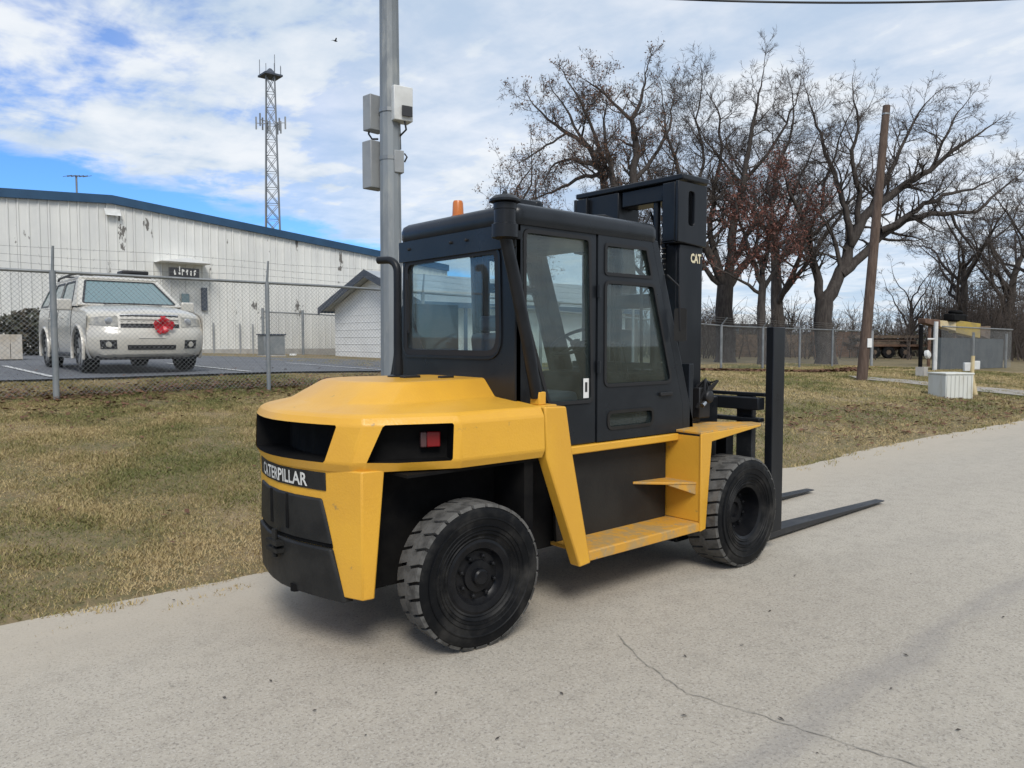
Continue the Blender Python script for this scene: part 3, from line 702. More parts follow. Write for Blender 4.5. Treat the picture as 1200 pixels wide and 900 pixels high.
# rear wall of the cab
rear_o = [(3.50, 1.30), (4.745, 1.30), (4.745, 2.45), (3.50, 2.45)]
rear_h = rpoly([(3.665, 1.650), (4.695, 1.650), (4.680, 2.275), (3.680, 2.275)], [.10, .04, .06, .05])
rw = MB().plate(rear_o, [rear_h], (CX0 + .05, 0, 0), (0, 1, 0), (0, 0, 1), (-1, 0, 0), .05).build('rear_wall', 'cab', fk, bevel=.008, fixn=True)
MB().plate(inset(rear_h, -.045), [inset(rear_h, -.028)], (CX0, 0, 0), (0, 1, 0), (0, 0, 1), (-1, 0, 0), .010).build('window_frame', 'cab', rw, bevel=.003, fixn=True)
MB().plate(inset(rear_h, -.026), [inset(rear_h, .012)], (CX0, 0, 0), (0, 1, 0), (0, 0, 1), (-1, 0, 0), .007).build('window_seal', 'rubber', rw, fixn=True)
MB().plate(inset(rear_h, .003), [], (CX0 + .02, 0, 0), (0, 1, 0), (0, 0, 1), (-1, 0, 0), .006).build('window_pane', 'glass', rw, fixn=True)
m_ = MB(); m_.tube([(CX0 - .012, 4.66, 1.80), (CX0 - .02, 4.665, 2.02), (CX0 - .02, 4.668, 2.16)], .007, 6); m_.box(CX0 - .02, CX0 - .008, 4.64, 4.652, 1.78, 2.20); m_.build('wiper', 'rubber', rw)
# flared left rear mudguard panel beside the rear wall
m_ = MB(); m_.prism([(3.06, 4.75, 1.40), (3.06, 4.98, 1.40), (3.06, 4.93, 1.50), (3.06, 4.80, 1.95), (3.06, 4.75, 2.0)], (.5, 0, 0)); m_.build('side_deflector', 'cab', fk, bevel=.006)
# front wall of the cab with windscreen
fw_o = [(3.50, 1.04), (4.75, 1.04), (4.75, 1.55), (3.50, 1.55)]
MB().plate(fw_o, [], (4.80, 0, 0), (0, 1, 0), (0, 0, 1), (1, 0, 0), .05).build('dash_wall', 'cab', fk, bevel=.006, fixn=True)
m_ = MB(); m_.prism([(4.70, 3.60, 1.50), (4.70, 4.65, 1.50), (4.385, 4.65, 2.43), (4.385, 3.60, 2.43)], (.008, 0, .003)); m_.build('windscreen', 'glass', fk)
# roof: soft edged lid
m_ = MB(); rings = []
base = rpoly([(3.03, 3.475), (4.40, 3.475), (4.40, 4.775), (3.03, 4.775)], .09, 5)
for (d, z) in ((.012, 2.425), (0, 2.45), (0, 2.505), (.012, 2.535), (.045, 2.555), (.12, 2.562)): rings.append([(p[0], p[1], z) for p in inset(base, d)])
m_.loft(rings, True, True); rf = m_.build('roof', 'cab', fk, smooth=50, fixn=True)
m_ = MB(); m_.plate([(3.485, 2.285), (4.765, 2.285), (4.765, 2.43), (3.485, 2.43)], [], (CX0, 0, 0), (0, 1, 0), (0, 0, 1), (-1, 0, 0), .022); m_.build('roof_header', 'cab', rf, bevel=.010, fixn=True)
for y in (3.95, 4.12, 4.62): MB().lathe([(.010, 0), (.010, -.012), (.004, -.016)], (CX0 - .022, y, 2.37), (1, 0, 0), 8).build('bolt', 'rubber', rf)
m_ = MB(); m_.lathe([(.048, 0), (.048, .03), (.040, .032), (.036, .12), (.030, .135), (.001, .137)], (3.22, 4.30, 2.555), (0, 0, 1), 20); bc = m_.build('beacon', 'amber', fk, smooth=40)
MB().lathe([(.052, -.01), (.052, .022), (.04, .024)], (3.22, 4.30, 2.555), (0, 0, 1), 20).build('beacon_base', 'rubber', bc, smooth=40)
for (x, y, s) in ((3.80, 3.92, .05), (3.95, 3.88, .035)):
    a = [(x + s * math.cos(t) * 1.2, y, 2.558 + s * 1.1 * math.sin(t)) for t in np.linspace(0, math.pi, 9)]; MB().tube(a, .009, 6).build('lifting_eye', 'rubber', fk)
m_ = MB(); m_.tube([(3.98, 3.75, 2.56), (4.0, 3.75, 2.60), (4.12, 3.75, 2.615), (4.22, 3.75, 2.60), (4.24, 3.75, 2.55)], .011, 6); m_.build('grab_handle', 'rubber', fk)
m_ = MB(); m_.box(3.16, 3.30, 3.58, 3.70, 2.555, 2.60); m_.lathe([(.05, 0), (.05, .05), (.03, .065)], (3.36, 3.66, 2.555), (0, 0, 1), 16); m_.build('roof_vent', 'cab', fk, bevel=.008)
# --- interior
m_ = MB(); m_.box(3.45, 3.98, 3.86, 4.40, 1.06, 1.36); st = m_.build('seat_base', 'seat', fk, bevel=.04, seg=3)
m_ = MB(); m_.prism([(3.42, 3.88, 1.36), (3.58, 3.88, 1.36), (3.48, 3.88, 1.78), (3.36, 3.88, 1.78)], (0, .50, 0)); sb_ = m_.build('seat_back', 'seat', fk, bevel=.05, seg=3)
m_ = MB(); m_.box(3.36, 3.44, 4.0, 4.26, 1.79, 1.90); m_.build('headrest', 'seat', sb_, bevel=.03, seg=3)
m_ = MB(); m_.box(4.30, 4.78, 3.60, 4.65, 1.05, 1.48); m_.build('dashboard', 'deep', fk, bevel=.04, seg=3)
m_ = MB(); c = Vector((4.05, 3.98, 1.72)); ax = Vector((-.5, 0, .87)).normalized(); a = ax.orthogonal().normalized(); b = ax.cross(a)
pth = [c + (a * math.cos(t) + b * math.sin(t)) * .19 for t in np.linspace(0, 2 * math.pi, 25)]; m_.tube(pth, .013, 8, False)
for t in (0.4, 2.5, 4.6): m_.tube([c - ax * .03, c + (a * math.cos(t) + b * math.sin(t)) * .19], .012, 6)
m_.tube([c, c - ax * .06], .04, 10); swl = m_.build('steering_wheel', 'rubber', fk)
m_ = MB(); m_.tube([c - ax * .05, c - ax * .40], [.035, .06], 10); m_.build('steering_column', 'rubber', swl)
for k in range(3):
    m_ = MB(); y = 3.66 + .05 * k; m_.tube([(4.28, y, 1.45), (4.22, y, 1.68)], .008, 6); m_.lathe([(.001, -.02), (.02, -.01), (.02, .015), (.001, .025)], (4.22, y, 1.69), (0, 0, 1), 10); m_.build('lever', 'rubber', fk)
m_ = MB(); m_.box(3.08, 4.78, 3.56, 4.68, 1.03, 1.06); m_.build('cab_floor', 'deep', fk)
# --- air intake with pre-cleaner at the rear right corner
m_ = MB(); m_.tube([(3.145, 3.41, 1.38), (3.06, 3.412, 1.75), (2.96, 3.415, 2.12), (2.90, 3.418, 2.33)], .038, 14); ai = m_.build('air_intake_pipe', 'black', fk, smooth=40)
m_ = MB(); m_.lathe([(.045, 0), (.078, .01), (.078, .085), (.064, .092), (.064, .17), (.068, .172), (.068, .205), (.062, .21)], (2.90, 3.42, 2.31), (0, 0, 1), 24); m_.build('pre_cleaner', 'black', ai, smooth=35)
m_ = MB(); m_.lathe([(.062, 0), (.092, .0), (.092, .012), (.065, .034), (.02, .045), (.012, .06), (.001, .062)], (2.90, 3.42, 2.525), (0, 0, 1), 24); m_.build('rain_cap', 'black', ai, smooth=35)
m_ = MB(); m_.box(2.93, 3.06, 3.46, 3.54, 2.33, 2.38); m_.build('pipe_clamp', 'black', ai)
# --- exhaust
m_ = MB(); EX, EY = 2.70, 4.262; ex = [(EX, EY, 1.47), (EX, EY, 1.60), (EX, EY, 2.05)]
for t in np.linspace(0, math.pi / 2, 7): ex.append((EX - .08 * (1 - math.cos(t)) * .3, EY + .08 * (1 - math.cos(t)), 2.17 + .08 * math.sin(t)))
ex += [(EX - .05, EY + .15, 2.252)]
m_.tube(ex, [.034, .029] + [.025] * (len(ex) - 2), 14); eh = m_.build('exhaust_stack', 'black', fk, smooth=40)
m_ = MB(); m_.lathe([(.07, 0), (.07, .015), (.055, .02)], (EX, EY, 1.482), (0, 0, 1), 20); m_.build('exhaust_flange', 'black', eh)
MB().box(2.62, 2.74, 4.06, 4.12, 1.488, 1.505).build('hood_latch', 'rubber', fk, bevel=.004); MB().box(2.80, 2.9, 3.92, 3.96, 1.488, 1.503).build('hood_latch', 'rubber', fk, bevel=.004)
# --- mast
MX0, MX1, MY0, MY1 = 4.730, 5.090, 3.605, 4.635
for sg in (1, -1):
    def yb(a, b): a2, b2 = (a, b) if sg == 1 else (2 * YC - a, 2 * YC - b); return min(a2, b2), max(a2, b2)
    m_ = MB(); y0, y1 = yb(3.605, 3.635); m_.box(4.800, 5.090, y0, y1, .16, 2.46); y0, y1 = yb(3.636, 3.74); m_.box(4.800, 4.835, y0, y1, .16, 2.46); m_.box(5.055, 5.090, y0, y1, .16, 2.46)
    om = m_.build('outer_mast_rail', 'mast', fk, bevel=.006)
    m_ = MB(); y0, y1 = yb(3.645, 3.675); m_.box(4.860, 5.130, y0, y1, .2, 2.90); y0, y1 = yb(3.676, 3.78); m_.box(5.100, 5.130, y0, y1, .2, 2.90); m_.box(4.855, 4.885, y0, y1, .2, 2.90)
    m_.build('inner_mast_rail', 'mast', fk, bevel=.006)
    # head bracket with slotted cheek plate
    y0, y1 = yb(3.575, 3.600); slot = rpoly([(4.860, 2.60), (4.935, 2.60), (4.935, 2.86), (4.860, 2.86)], .036)
    m_ = MB(); m_.plate([(4.730, 2.47), (5.095, 2.45), (5.095, 2.925), (4.730, 2.925)], [slot], (0, y1 if sg == 1 else y0, 0), (1, 0, 0), (0, 0, 1), (0, -1 if sg == 1 else 1, 0), .028)
    y0, y1 = yb(3.603, 3.72); m_.box(4.730, 4.760, y0, y1, 2.47, 2.92); m_.box(4.730, 5.090, y0, y1, 2.465, 2.49)
    m_.build('mast_head_bracket', 'mast', fk, bevel=.006, fixn=True)
    y = 3.85 if sg == 1 else 2 * YC - 3.85
    m_ = MB(); m_.tube([(4.830, y, .4), (4.830, y, 2.30)], .045, 14); m_.tube([(4.830, y, 2.30), (4.830, y, 2.88)], .028, 12); m_.build('lift_cylinder', 'mast', fk, smooth=40)
    for dx in (0, .055):
        m_ = MB(); ych = y - .10 * sg
        for q in range(58): m_.box(4.795 + dx - .012, 4.795 + dx + .012, ych - (.010 if q % 2 else .016), ych + (.010 if q % 2 else .016), .6 + .04 * q, .6 + .04 * q + .034)
        m_.build('lift_chain', 'mast', fk)['kind'] = 'stuff'
    y = 3.93 if sg == 1 else 2 * YC - 3.93
    m_ = MB(); m_.tube([(4.760, y - .02 * sg, .9), (4.750, y, 1.6), (4.740, y, 2.3), (4.770, y, 2.62), (4.850, y, 2.74), (4.920, y, 2.62), (4.930, y, 2.2)], .013, 6); m_.build('mast_hose', 'hose', fk)
m_ = MB(); m_.prism([(4.765, 3.560, 2.935), (5.105, 3.560, 2.935), (5.105, 4.68, 2.935), (4.765, 4.68, 2.935)], (0, 0, .045)); m_.build('mast_crosshead', 'mast', fk, bevel=.010)
m_ = MB(); m_.box(4.770, 5.030, 4.20, 4.58, 2.62, 2.93); m_.box(4.790, 4.980, 3.76, 4.18, 2.80, 2.93); m_.build('chain_anchor_block', 'mast', fk, bevel=.01)
for z in (.55, 1.30, 2.0): MB().box(5.095, 5.140, 3.66, 4.58, z, z + .12).build('mast_crossbar', 'mast', fk, bevel=.006)
# CAT decal on the rail
tv, tf = text_mesh('CAT', .1, .004); x0 = min(p[0] for p in tv); x1 = max(p[0] for p in tv); y0 = min(p[1] for p in tv); y1 = max(p[1] for p in tv)
m_ = MB(); m_.add([(4.935 + (p[0] - x0) / (x1 - x0) * .135, 3.6025, 2.325 + (p[1] - y0) / (y1 - y0) * .075) for p in tv], tf).build('decal', 'letter_cream', fk)
# control hoses and valve beside the mast foot
for k in range(5):
    m_ = MB(); a = k * .03
    m_.tube([(4.98 + a * .4, 3.56, 1.20 + a * .3), (5.02 + a, 3.52 - a * .3, 1.33 + a * .7), (5.06 + a * .5, 3.54, 1.42 - a * .2), (5.03, 3.60, 1.36 - a)], .014, 6); m_.build('control_hose', 'hose', fk, smooth=50)
m_ = MB(); m_.box(4.98, 5.12, 3.535, 3.60, 1.12, 1.36); m_.lathe([(.05, 0), (.05, -.05), (.03, -.06)], (5.05, 3.535, 1.29), (0, 1, 0), 14); vb = m_.build('valve_block', 'hose', fk, bevel=.008)
MB().tube([(5.00, 3.50, 1.245), (4.95, 3.49, 1.225)], .018, 10).build('hose_fitting', 'chrome', vb)
m_ = MB(); m_.tube([(4.9, 3.75, .95), (5.02, 3.75, 1.15)], .05, 12); m_.build('tilt_cylinder', 'mast', fk)
# mirror on the right front pillar
m_ = MB(); m_.tube([(4.50, 3.49, 2.2), (4.56, 3.43, 2.12), (4.57, 3.42, 1.80)], .008, 6); mr_ = m_.build('mirror_arm', 'rubber', fk)
m_ = MB(); m_.plate(rpoly([(-.045, 0), (.045, 0), (.045, .24), (-.045, .24)], .02), [], (4.585, 3.43, 1.72), (.55, -.83, 0), (0, 0, 1), (-.83, -.55, 0), .018); m_.build('mirror', 'panel', mr_, fixn=True)
# --- carriage, backrest post, forks
m_ = MB(); m_.box(5.50, 5.60, 3.345, 4.90, 1.165, 1.265); m_.box(5.52, 5.60, 3.345, 4.90, 1.065, 1.10); m_.box(5.50, 5.60, 3.345, 4.90, .28, .40); m_.box(5.145, 5.50, 3.72, 3.76, .30, 1.26); m_.box(5.145, 5.50, 4.48, 4.52, .30, 1.26)
m_.build('carriage', 'mast', fk, bevel=.008)
m_ = MB(); m_.box(5.145, 5.50, 3.765, 4.475, 1.20, 1.26); m_.build('carriage_plate', 'mast', fk, bevel=.006)
m_ = MB(); m_.box(5.30, 5.40, 3.50, 3.60, .55, 1.0); m_.build('side_shift_bracket', 'mast', fk, bevel=.006)
for y in (3.275, 4.895):
    m_ = MB(); m_.box(5.60, 5.775, y, y + .068, .16, 1.835); m_.build('backrest_post', 'mast', fk, bevel=.006)
for y in (3.46, 4.24):
    m_ = MB(); wd = .15
    m_.prism([(5.605, y, 1.28), (5.605, y, .05), (5.66, y, .022), (8.22, y, .030), (8.22, y, .042), (6.4, y, .085), (5.70, y, .095), (5.665, y, .13), (5.665, y, 1.28)], (0, wd, 0))
    for i_, p in enumerate(m_.v):
        if p[0] > 8: m_.v[i_] = (p[0] - .0, lerp(p[1], y + wd / 2, .35), p[2])
    m_.build('fork', 'fork', fk, bevel=.006)
for y in (3.36, 3.62, 3.9, 4.2, 4.5, 4.75): pass
m_ = MB(); m_.box(5.60, 5.64, 3.345, 4.89, 1.27, 1.30); m_.build('backrest_rail', 'mast', fk, bevel=.006)
# ================================================================== CHAIN-LINK FENCE ALONG THE LOT
def barb_wire(path, name, parent):
    m_ = MB(); m_.tube(path, .0022, 3, False); rb = random.Random(len(name)); P = [Vector(p) for p in path]
    for a, b in zip(P[:-1], P[1:]):
        L_ = (b - a).length; k = int(L_ / .14)
        for i in range(k):
            c = a.lerp(b, (i + .5) / k); d = Vector((rb.uniform(-1, 1), rb.uniform(-1, 1), rb.uniform(-1, 1))).normalized() * .022; m_.tube([c - d, c + d], .0018, 3, False)
    o = m_.build(name, 'galv_wire', parent); return o
def fence_run(root, A, B, h, posts, pitch=.062, wire_r=.0019, top_r=.021, mesh_mat='galv_wire', z0=None):
    """straight chain-link run from A to B (xy); posts = list of distances along it"""
    A = Vector((A[0], A[1])); B = Vector((B[0], B[1])); L_ = (B - A).length; d = (B - A) / L_
    gz = lambda t: tz(*(A + d * t)) + .03
    m_ = MB(); n = int(L_ / pitch); side = Vector((-d.y, d.x))
    for sgn in (1, -1):
        k = -int(h / pitch) - 1
        for k in range(-int(h / pitch) - 1, n + int(h / pitch) + 1):
            t0 = k * pitch; t1 = t0 + h * sgn * 1.0
            ta, tb = t0, t1; ha, hb = 0.0, 1.0
            lo, hi = min(ta, tb), max(ta, tb)
            if hi < 0 or lo > L_: continue
            def clip(t, f): return t
            fa, fb = 0.0, 1.0
            for bound in (0, L_):
                if (ta - bound) * (tb - bound) < 0:
                    f = (bound - ta) / (tb - ta)
                    if (bound == 0) == (tb > ta): fa = max(fa, f)
                    else: fb = min(fb, f)
            if fb - fa < .02: continue
            pts = []
            for f in (fa, (fa + fb) / 2, fb):
                t = ta + (tb - ta) * f; p = A + d * t; pts.append((p.x + side.x * .003 * sgn, p.y + side.y * .003 * sgn, gz(t) + .02 + h * f))
            m_.tube(pts, wire_r, 3, False)
    tag(m_.build('chain_link_mesh', mesh_mat, root), kind='stuff')
    pth = [(*(A + d * t - side * .03), gz(t) + h + .02) for t in np.linspace(0, L_, max(2, int(L_ / 1.0)))]
    MB().tube(pth, top_r, 8).build('top_rail', 'galv', root, smooth=40)
    return A, d, gz, side
FY = 11.45
fl = thing('chain_link_fence', (5, FY, tz(5, FY)), 'galvanised chain-link fence with barbed wire strands along the grass bank before the parking lot', 'fence')
A, d, gz, side = fence_run(fl, (-6, FY), (15.6, FY), 1.60, [])
xA, xB = atY(66, 460, FY - .055).x, atY(315, 450, FY - .055).x
for i, x in enumerate([xA + (xB - xA) * k for k in (-2, -1, 0, 1, 2, 3, 4) if xA + (xB - xA) * k < 15.55]):
    z = tz(x, FY); m_ = MB(); m_.tube([(x, FY - .055, z - .06), (x, FY - .055, z + 1.66)], .032 if i != 2 else .04, 10)
    m_.tube([(x, FY - .055, z + 1.66), (x + .01, FY - .09, z + 1.98)], [.02, .014], 6)
    m_.build('post', 'post_grey', fl, smooth=40)
for k, (hh, off) in enumerate(((1.74, .064), (1.85, .076), (1.96, .088))):
    barb_wire([(x, FY - off, tz(x, FY) + hh + .02 * math.sin(x * 1.7 + k)) for x in np.linspace(-6, 15.5, 24)], 'barbed_wire', fl)

# ================================================================== PARKED SUV (faces the road, -Y)
SX, SY, SZ = 3.80, 13.50, tz(3.80, 15.0) + .037
SX0 = SX
suv = thing('parked_suv', (SX, SY, SZ), 'pearl white SUV with roof rack parked nose to the fence', 'car')
def cw_(x, y, z): return (SX - x, SY + y, SZ + z)      # car x = its own left, y = from the nose backwards
W = .925
# front fascia + hood as one skin
prof = [(.20, .24, .78), (.06, .30, .86), (.015, .42, .905), (.0, .56, .915), (.01, .66, .92), (.055, .72, .92), (.075, .76, .915), (.10, .90, .91), (.135, .985, .905), (.22, 1.03, .895), (.5, 1.085, .885), (.9, 1.135, .875), (1.22, 1.165, .865)]
m_ = MB(); rows = []
for (y, z, w_) in prof:
    row = []
    for i in range(21):
        u = -1 + i / 10; f = max(0, 1 - y / 1.1); yy_ = y + .30 * abs(u) ** 3.2 * f; zz = z - (.065 * abs(u) ** 4 if z > .8 else 0)
        if z > 1.0: zz += .022 * (math.cos(u * 2.0 * math.pi) * .35) * (1 if abs(u) < .8 else 0)
        row.append(cw_(u * w_, yy_, zz))
    rows.append(row)
m_.loft(rows, close=False, caps=False); hood = m_.build('front_body', 'carpaint', suv, smooth=42, fixn=True)
# sides, with wheel arches cut out
WB0, WB1, WR, ARC = .90, 3.75, .365, .415
ycols = list(np.linspace(.30, 4.70, 89)); zr = [.24, .30, .36, .42, .48, .54, .60, .66, .72, .78, .84, .90, .97, 1.04, 1.10, 1.155]
def side_x(y, z):
    b = interp(z, [.24, .36, .50, .75, .95, 1.05, 1.155], [.85, .895, .915, .925, .912, .90, .872])
    b -= .10 * max(0, (.75 - y) / .45) ** 2 * 0 + .08 * max(0, (y - 4.3) / .4) ** 2
    return b
def top_z(y): return interp(y, [.3, .5, .9, 1.22, 4.7], [.975, 1.02, 1.07, 1.10, 1.155])
for sg in (1, -1):
    m_ = MB(); idx = {}; v_ = []; f_ = []
    for i, y in enumerate(ycols):
        for j, z in enumerate(zr):
            zz = .24 + (z - .24) * (top_z(y) - .24) / (1.155 - .24); x = side_x(y, zz)
            if y < .75: x = min(x, .925 - .0 * y)
            idx[i, j] = len(v_); v_.append(cw_(sg * x, y, zz))
    for i in range(len(ycols) - 1):
        for j in range(len(zr) - 1):
            yc = (ycols[i] + ycols[i + 1]) / 2; zc_ = (zr[j] + zr[j + 1]) / 2
            if any((yc - wb) ** 2 + (zc_ - WR) ** 2 < (ARC - .01) ** 2 for wb in (WB0, WB1)): continue
            f_.append((idx[i, j], idx[i + 1, j], idx[i + 1, j + 1], idx[i, j + 1]))
    m_.add(v_, f_); sp_ = m_.build('side_body', 'carpaint', suv, smooth=50, fixn=True)
    for wb in (WB0, WB1):
        pth = [cw_(sg * (side_x(wb, .7) + .008), wb + ARC * 1.02 * math.cos(t), WR + ARC * 1.02 * math.sin(t)) for t in np.linspace(-.32, math.pi + .32, 20)]
        MB().tube(pth, .026, 6).build('wheel_arch', 'carpaint', sp_, smooth=60)
    for yb_ in (1.55, 2.62, 3.45): MB().box(*sorted((cw_(sg * .918, 0, 0)[0], cw_(sg * .932, 0, 0)[0])), SY + yb_ + .55 if yb_ < 3 else SY + yb_, SY + yb_ + (.70 if yb_ < 3 else .05), SZ + .93, SZ + .955).build('door_handle', 'carpaint', sp_, bevel=.006)
    MB().box(*sorted((cw_(sg * .80, 0, 0)[0], cw_(sg * .93, 0, 0)[0])), SY + 1.38, SY + 3.28, SZ + .26, SZ + .33).build('running_board', 'cardark', suv, bevel=.02)
m_ = MB(); m_.box(SX - .78, SX + .78, SY + .30, SY + 4.5, SZ + .22, SZ + .50); m_.box(SX - .60, SX + .60, SY + .22, SY + 4.5, SZ + .505, SZ + .9); m_.build('underbody', 'cardark', suv)
# tail
m_ = MB(); m_.prism([cw_(-.84, 4.70, .3), cw_(.84, 4.70, .3), cw_(.85, 4.72, .8), cw_(.83, 4.70, 1.15), cw_(-.83, 4.70, 1.15), cw_(-.85, 4.72, .8)], (0, .06, 0)); m_.build('tailgate', 'carpaint', suv, bevel=.03)
# greenhouse: pillars and roof with openings, panes set in them
roofz = 1.70
def gh(name, quad, hole_uv, par, glass='carglass', t=.03):
    """quad = 4 corners (bottom a, bottom b, top b, top a); holes as fractions"""
    a, b, c, d_ = [Vector(cw_(*q)) for q in quad]
    o = a; U = (b - a); V = (d_ - a); u = U.normalized(); nrm = u.cross(V).normalized(); v = nrm.cross(u)
    ctr = Vector(cw_(0, 2.8, 1.3))
    if nrm.dot(a - ctr) < 0: nrm = -nrm
    to2 = lambda P: ((P - o).dot(u), (P - o).dot(v))
    outer = [to2(q) for q in (a, b, c, d_)]
    def frac(f, g): return to2((a.lerp(b, f)).lerp(d_.lerp(c, f), g))
    hs = [rpoly([frac(*q) for q in hq], .05) for hq in hole_uv]
    fr = MB().plate(outer, hs, o - nrm * t, u, v, nrm, t).build(name, 'carpaint', par, bevel=.006, fixn=True)
    for h_ in hs:
        MB().plate(inset(h_, .001), [], o - nrm * .018, u, v, nrm, .012).build('pane', glass, fr, fixn=True)
        MB().plate(inset(h_, -.012), [inset(h_, .022)], o + nrm * .001, u, v, nrm, .004).build('window_trim', 'cardark', fr, fixn=True)
    return fr
b0, b1, t0, t1 = .865, .865, .67, .67
gh('windscreen_frame', [(-.85, 1.20, 1.155), (.85, 1.20, 1.155), (.655, 1.98, 1.655), (-.655, 1.98, 1.655)], [[(.045, .05), (.955, .05), (.93, .93), (.07, .93)]], suv)
for sg in (1, -1):
    gh('side_window_frame', [(sg * .868, 1.22, 1.13), (sg * .868, 4.66, 1.155), (sg * .665, 4.42, 1.66), (sg * .665, 1.99, 1.655)],
       [[(.10, .08), (.395, .08), (.372, .90), (.075, .90)], [(.43, .08), (.68, .08), (.68, .90), (.405, .90)], [(.72, .08), (.95, .08), (.93, .90), (.72, .90)]], suv)
gh('rear_window_frame', [(-.85, 4.69, 1.155), (.85, 4.69, 1.155), (.655, 4.44, 1.655), (-.655, 4.44, 1.655)], [[(.08, .12), (.92, .12), (.90, .88), (.10, .88)]], suv)
m_ = MB(); base = rpoly([(-.675, 1.96), (.675, 1.96), (.675, 4.46), (-.675, 4.46)], .10, 4); rings = []
for (dd, z) in ((0, 1.645), (-.004, 1.665), (.03, 1.69), (.12, 1.712), (.3, 1.725)): rings.append([cw_(p[0], p[1], z) for p in inset(base, dd)])
m_.loft(rings, True, True); rfc = m_.build('roof', 'carpaint', suv, smooth=60, fixn=True)
for sg in (1, -1):
    m_ = MB(); m_.tube([cw_(sg * .58, 2.12, 1.69), cw_(sg * .58, 2.2, 1.765), cw_(sg * .58, 3.0, 1.785), cw_(sg * .58, 4.1, 1.765), cw_(sg * .58, 4.2, 1.70)], .022, 8); m_.build('roof_rail', 'cardark', rfc, smooth=50)
for y in (2.5, 3.7): MB().tube([cw_(-.58, y, 1.785), cw_(.58, y, 1.785)], .018, 8).build('cross_bar', 'cardark', rfc)
m_ = MB(); m_.box(SX + .15, SX + .62, SY + 2.35, SY + 2.75, SZ + 1.80, SZ + 1.87); m_.build('rack_tray', 'cardark', rfc, bevel=.02)
# nose details
def nose(u, z, off):
    y = interp(z, [p[1] for p in prof[:10]], [p[0] for p in prof[:10]]); w_ = interp(z, [p[1] for p in prof[:10]], [p[2] for p in prof[:10]]); f = max(0, 1 - y / 1.1)
    return Vector(cw_(u * w_, y + .30 * abs(u) ** 3.2 * f - off, z - (.065 * abs(u) ** 4 if z > .8 else 0)))
def nose_patch(u0, u1, z0, z1, name, mt, off=.006, n=8, slant=0.0, par=None, thick=.05):
    m_ = MB(); f0 = [nose(lerp(u0, u1, i / n), lerp(z0, z0 + slant, i / n), off) for i in range(n + 1)]; f1 = [nose(lerp(u0, u1, i / n), lerp(z1, z1 + slant * .4, i / n), off) for i in range(n + 1)]
    b0_ = [p + Vector((0, thick, 0)) for p in f0]; b1_ = [p + Vector((0, thick, 0)) for p in f1]
    m_.loft([f0, f1, b1_, b0_, f0], False, False); k = n + 1; m_.f += [(0, k, 2 * k, 3 * k), (n, 3 * k + n, 2 * k + n, k + n)]
    return m_.build(name, mt, par or suv, fixn=True, bevel=.004)
M['headlamp'] = mat('headlamp_lens', (.42, .40, .34), .12, c2=(.26, .25, .22), nscale=14, coat=.6)
M['chromebar'] = mat('chrome_trim', (.5, .5, .5), .3, .8)
gr = nose_patch(-.50, .50, .745, .955, 'grille', 'cardark', .004)
for z in (.815, .885): nose_patch(-.50, .50, z, z + .028, 'grille_bar', 'carpaint', .02, par=gr)
nose_patch(-.505, .505, .955, .975, 'grille_surround', 'chromebar', .012, par=gr)
for sg in (1, -1):
    nose_patch(sg * .54, sg * .96, .76, .945, 'headlight', 'headlamp', .008, slant=.035)
    nose_patch(sg * .58, sg * .83, .40, .545, 'fog_lamp_recess', 'cardark', .006)
    m_ = MB(); p = Vector(cw_(sg * .90, 1.36, 1.02)); m_.add(*[[], []]); m_.box(*sorted((p.x, p.x - sg * .24)), p.y, p.y + .10, p.z + .03, p.z + .23); m_.build('door_mirror', 'carpaint', suv, bevel=.03, seg=3)
    MB().box(*sorted((p.x - sg * .02, p.x - sg * .225)), p.y + .101, p.y + .108, p.z + .05, p.z + .21).build('mirror_glass', 'carglass', suv)
for sg in (1, -1):
    for yl in (1.42, 2.56, 3.42):
        MB().tube([cw_(sg * (side_x(yl, z) + .0015), yl + (0 if yl < 3 else -.10 * math.sin((z - .3) * 3)), z) for z in np.linspace(.34, 1.12, 10)], .006, 4).build('shut_line', 'cardark', suv)
    MB().lathe([(.001, -.012), (.05, -.008), (.062, .004), (.062, .03)], nose(sg * .67, .865, .012), (0, 1, 0), 16).build('headlamp_bulb', 'chromebar', suv, smooth=40)
    MB().lathe([(.001, -.008), (.04, -.006), (.05, .004), (.05, .02)], nose(sg * .70, .472, .014), (0, 1, 0), 14).build('fog_lamp', 'headlamp', suv, smooth=40)
nose_patch(-.42, .42, .385, .465, 'lower_intake', 'cardark', .006)
nose_patch(-.88, .88, .245, .315, 'lower_valance', 'cardark', .010)
nose_patch(-.23, .23, .575, .685, 'plate_holder', 'carpaint', .012)
m_ = MB(); m_.tube([cw_(-.5, 1.19, 1.178), cw_(0, 1.17, 1.185), cw_(.45, 1.19, 1.178)], .012, 6); m_.build('wiper', 'cardark', suv)
def car_wheel():
    m_ = MB(); m_.lathe([(.001, .02), (.05, .015), (.06, .03), (.20, .05), (.225, .02), (.245, .012), (.25, .03), (.24, .2), (.001, .2)], (0, 0, 0), (1, 0, 0), 28); rim_ = m_.build('wheel', 'cardark', suv, smooth=30, loc=(0, 0, 0))
    for k in range(6):
        a = 2 * math.pi * k / 6; c, s = math.cos(a), math.sin(a); e = Vector((0, -s, c)) * .035; q0 = Vector((.012, c * .04, s * .04)); q1 = Vector((.012, c * .235, s * .235))
        MB().prism([q0 - e * .7, q0 + e * .7, q1 + e * 1.3, q1 - e * 1.3], (.03, 0, 0)).build('spoke', 'alloy', rim_)
    t_ = MB(); t_.lathe([(.24, .03), (.255, .004), (.32, .0), (.355, .015), (WR, .04), (WR, .21), (.35, .24), (.25, .24), (.24, .2)], (0, 0, 0), (1, 0, 0), 36, False); t_.build('tyre', 'tyre', rim_, smooth=35); return rim_
cwl = car_wheel()
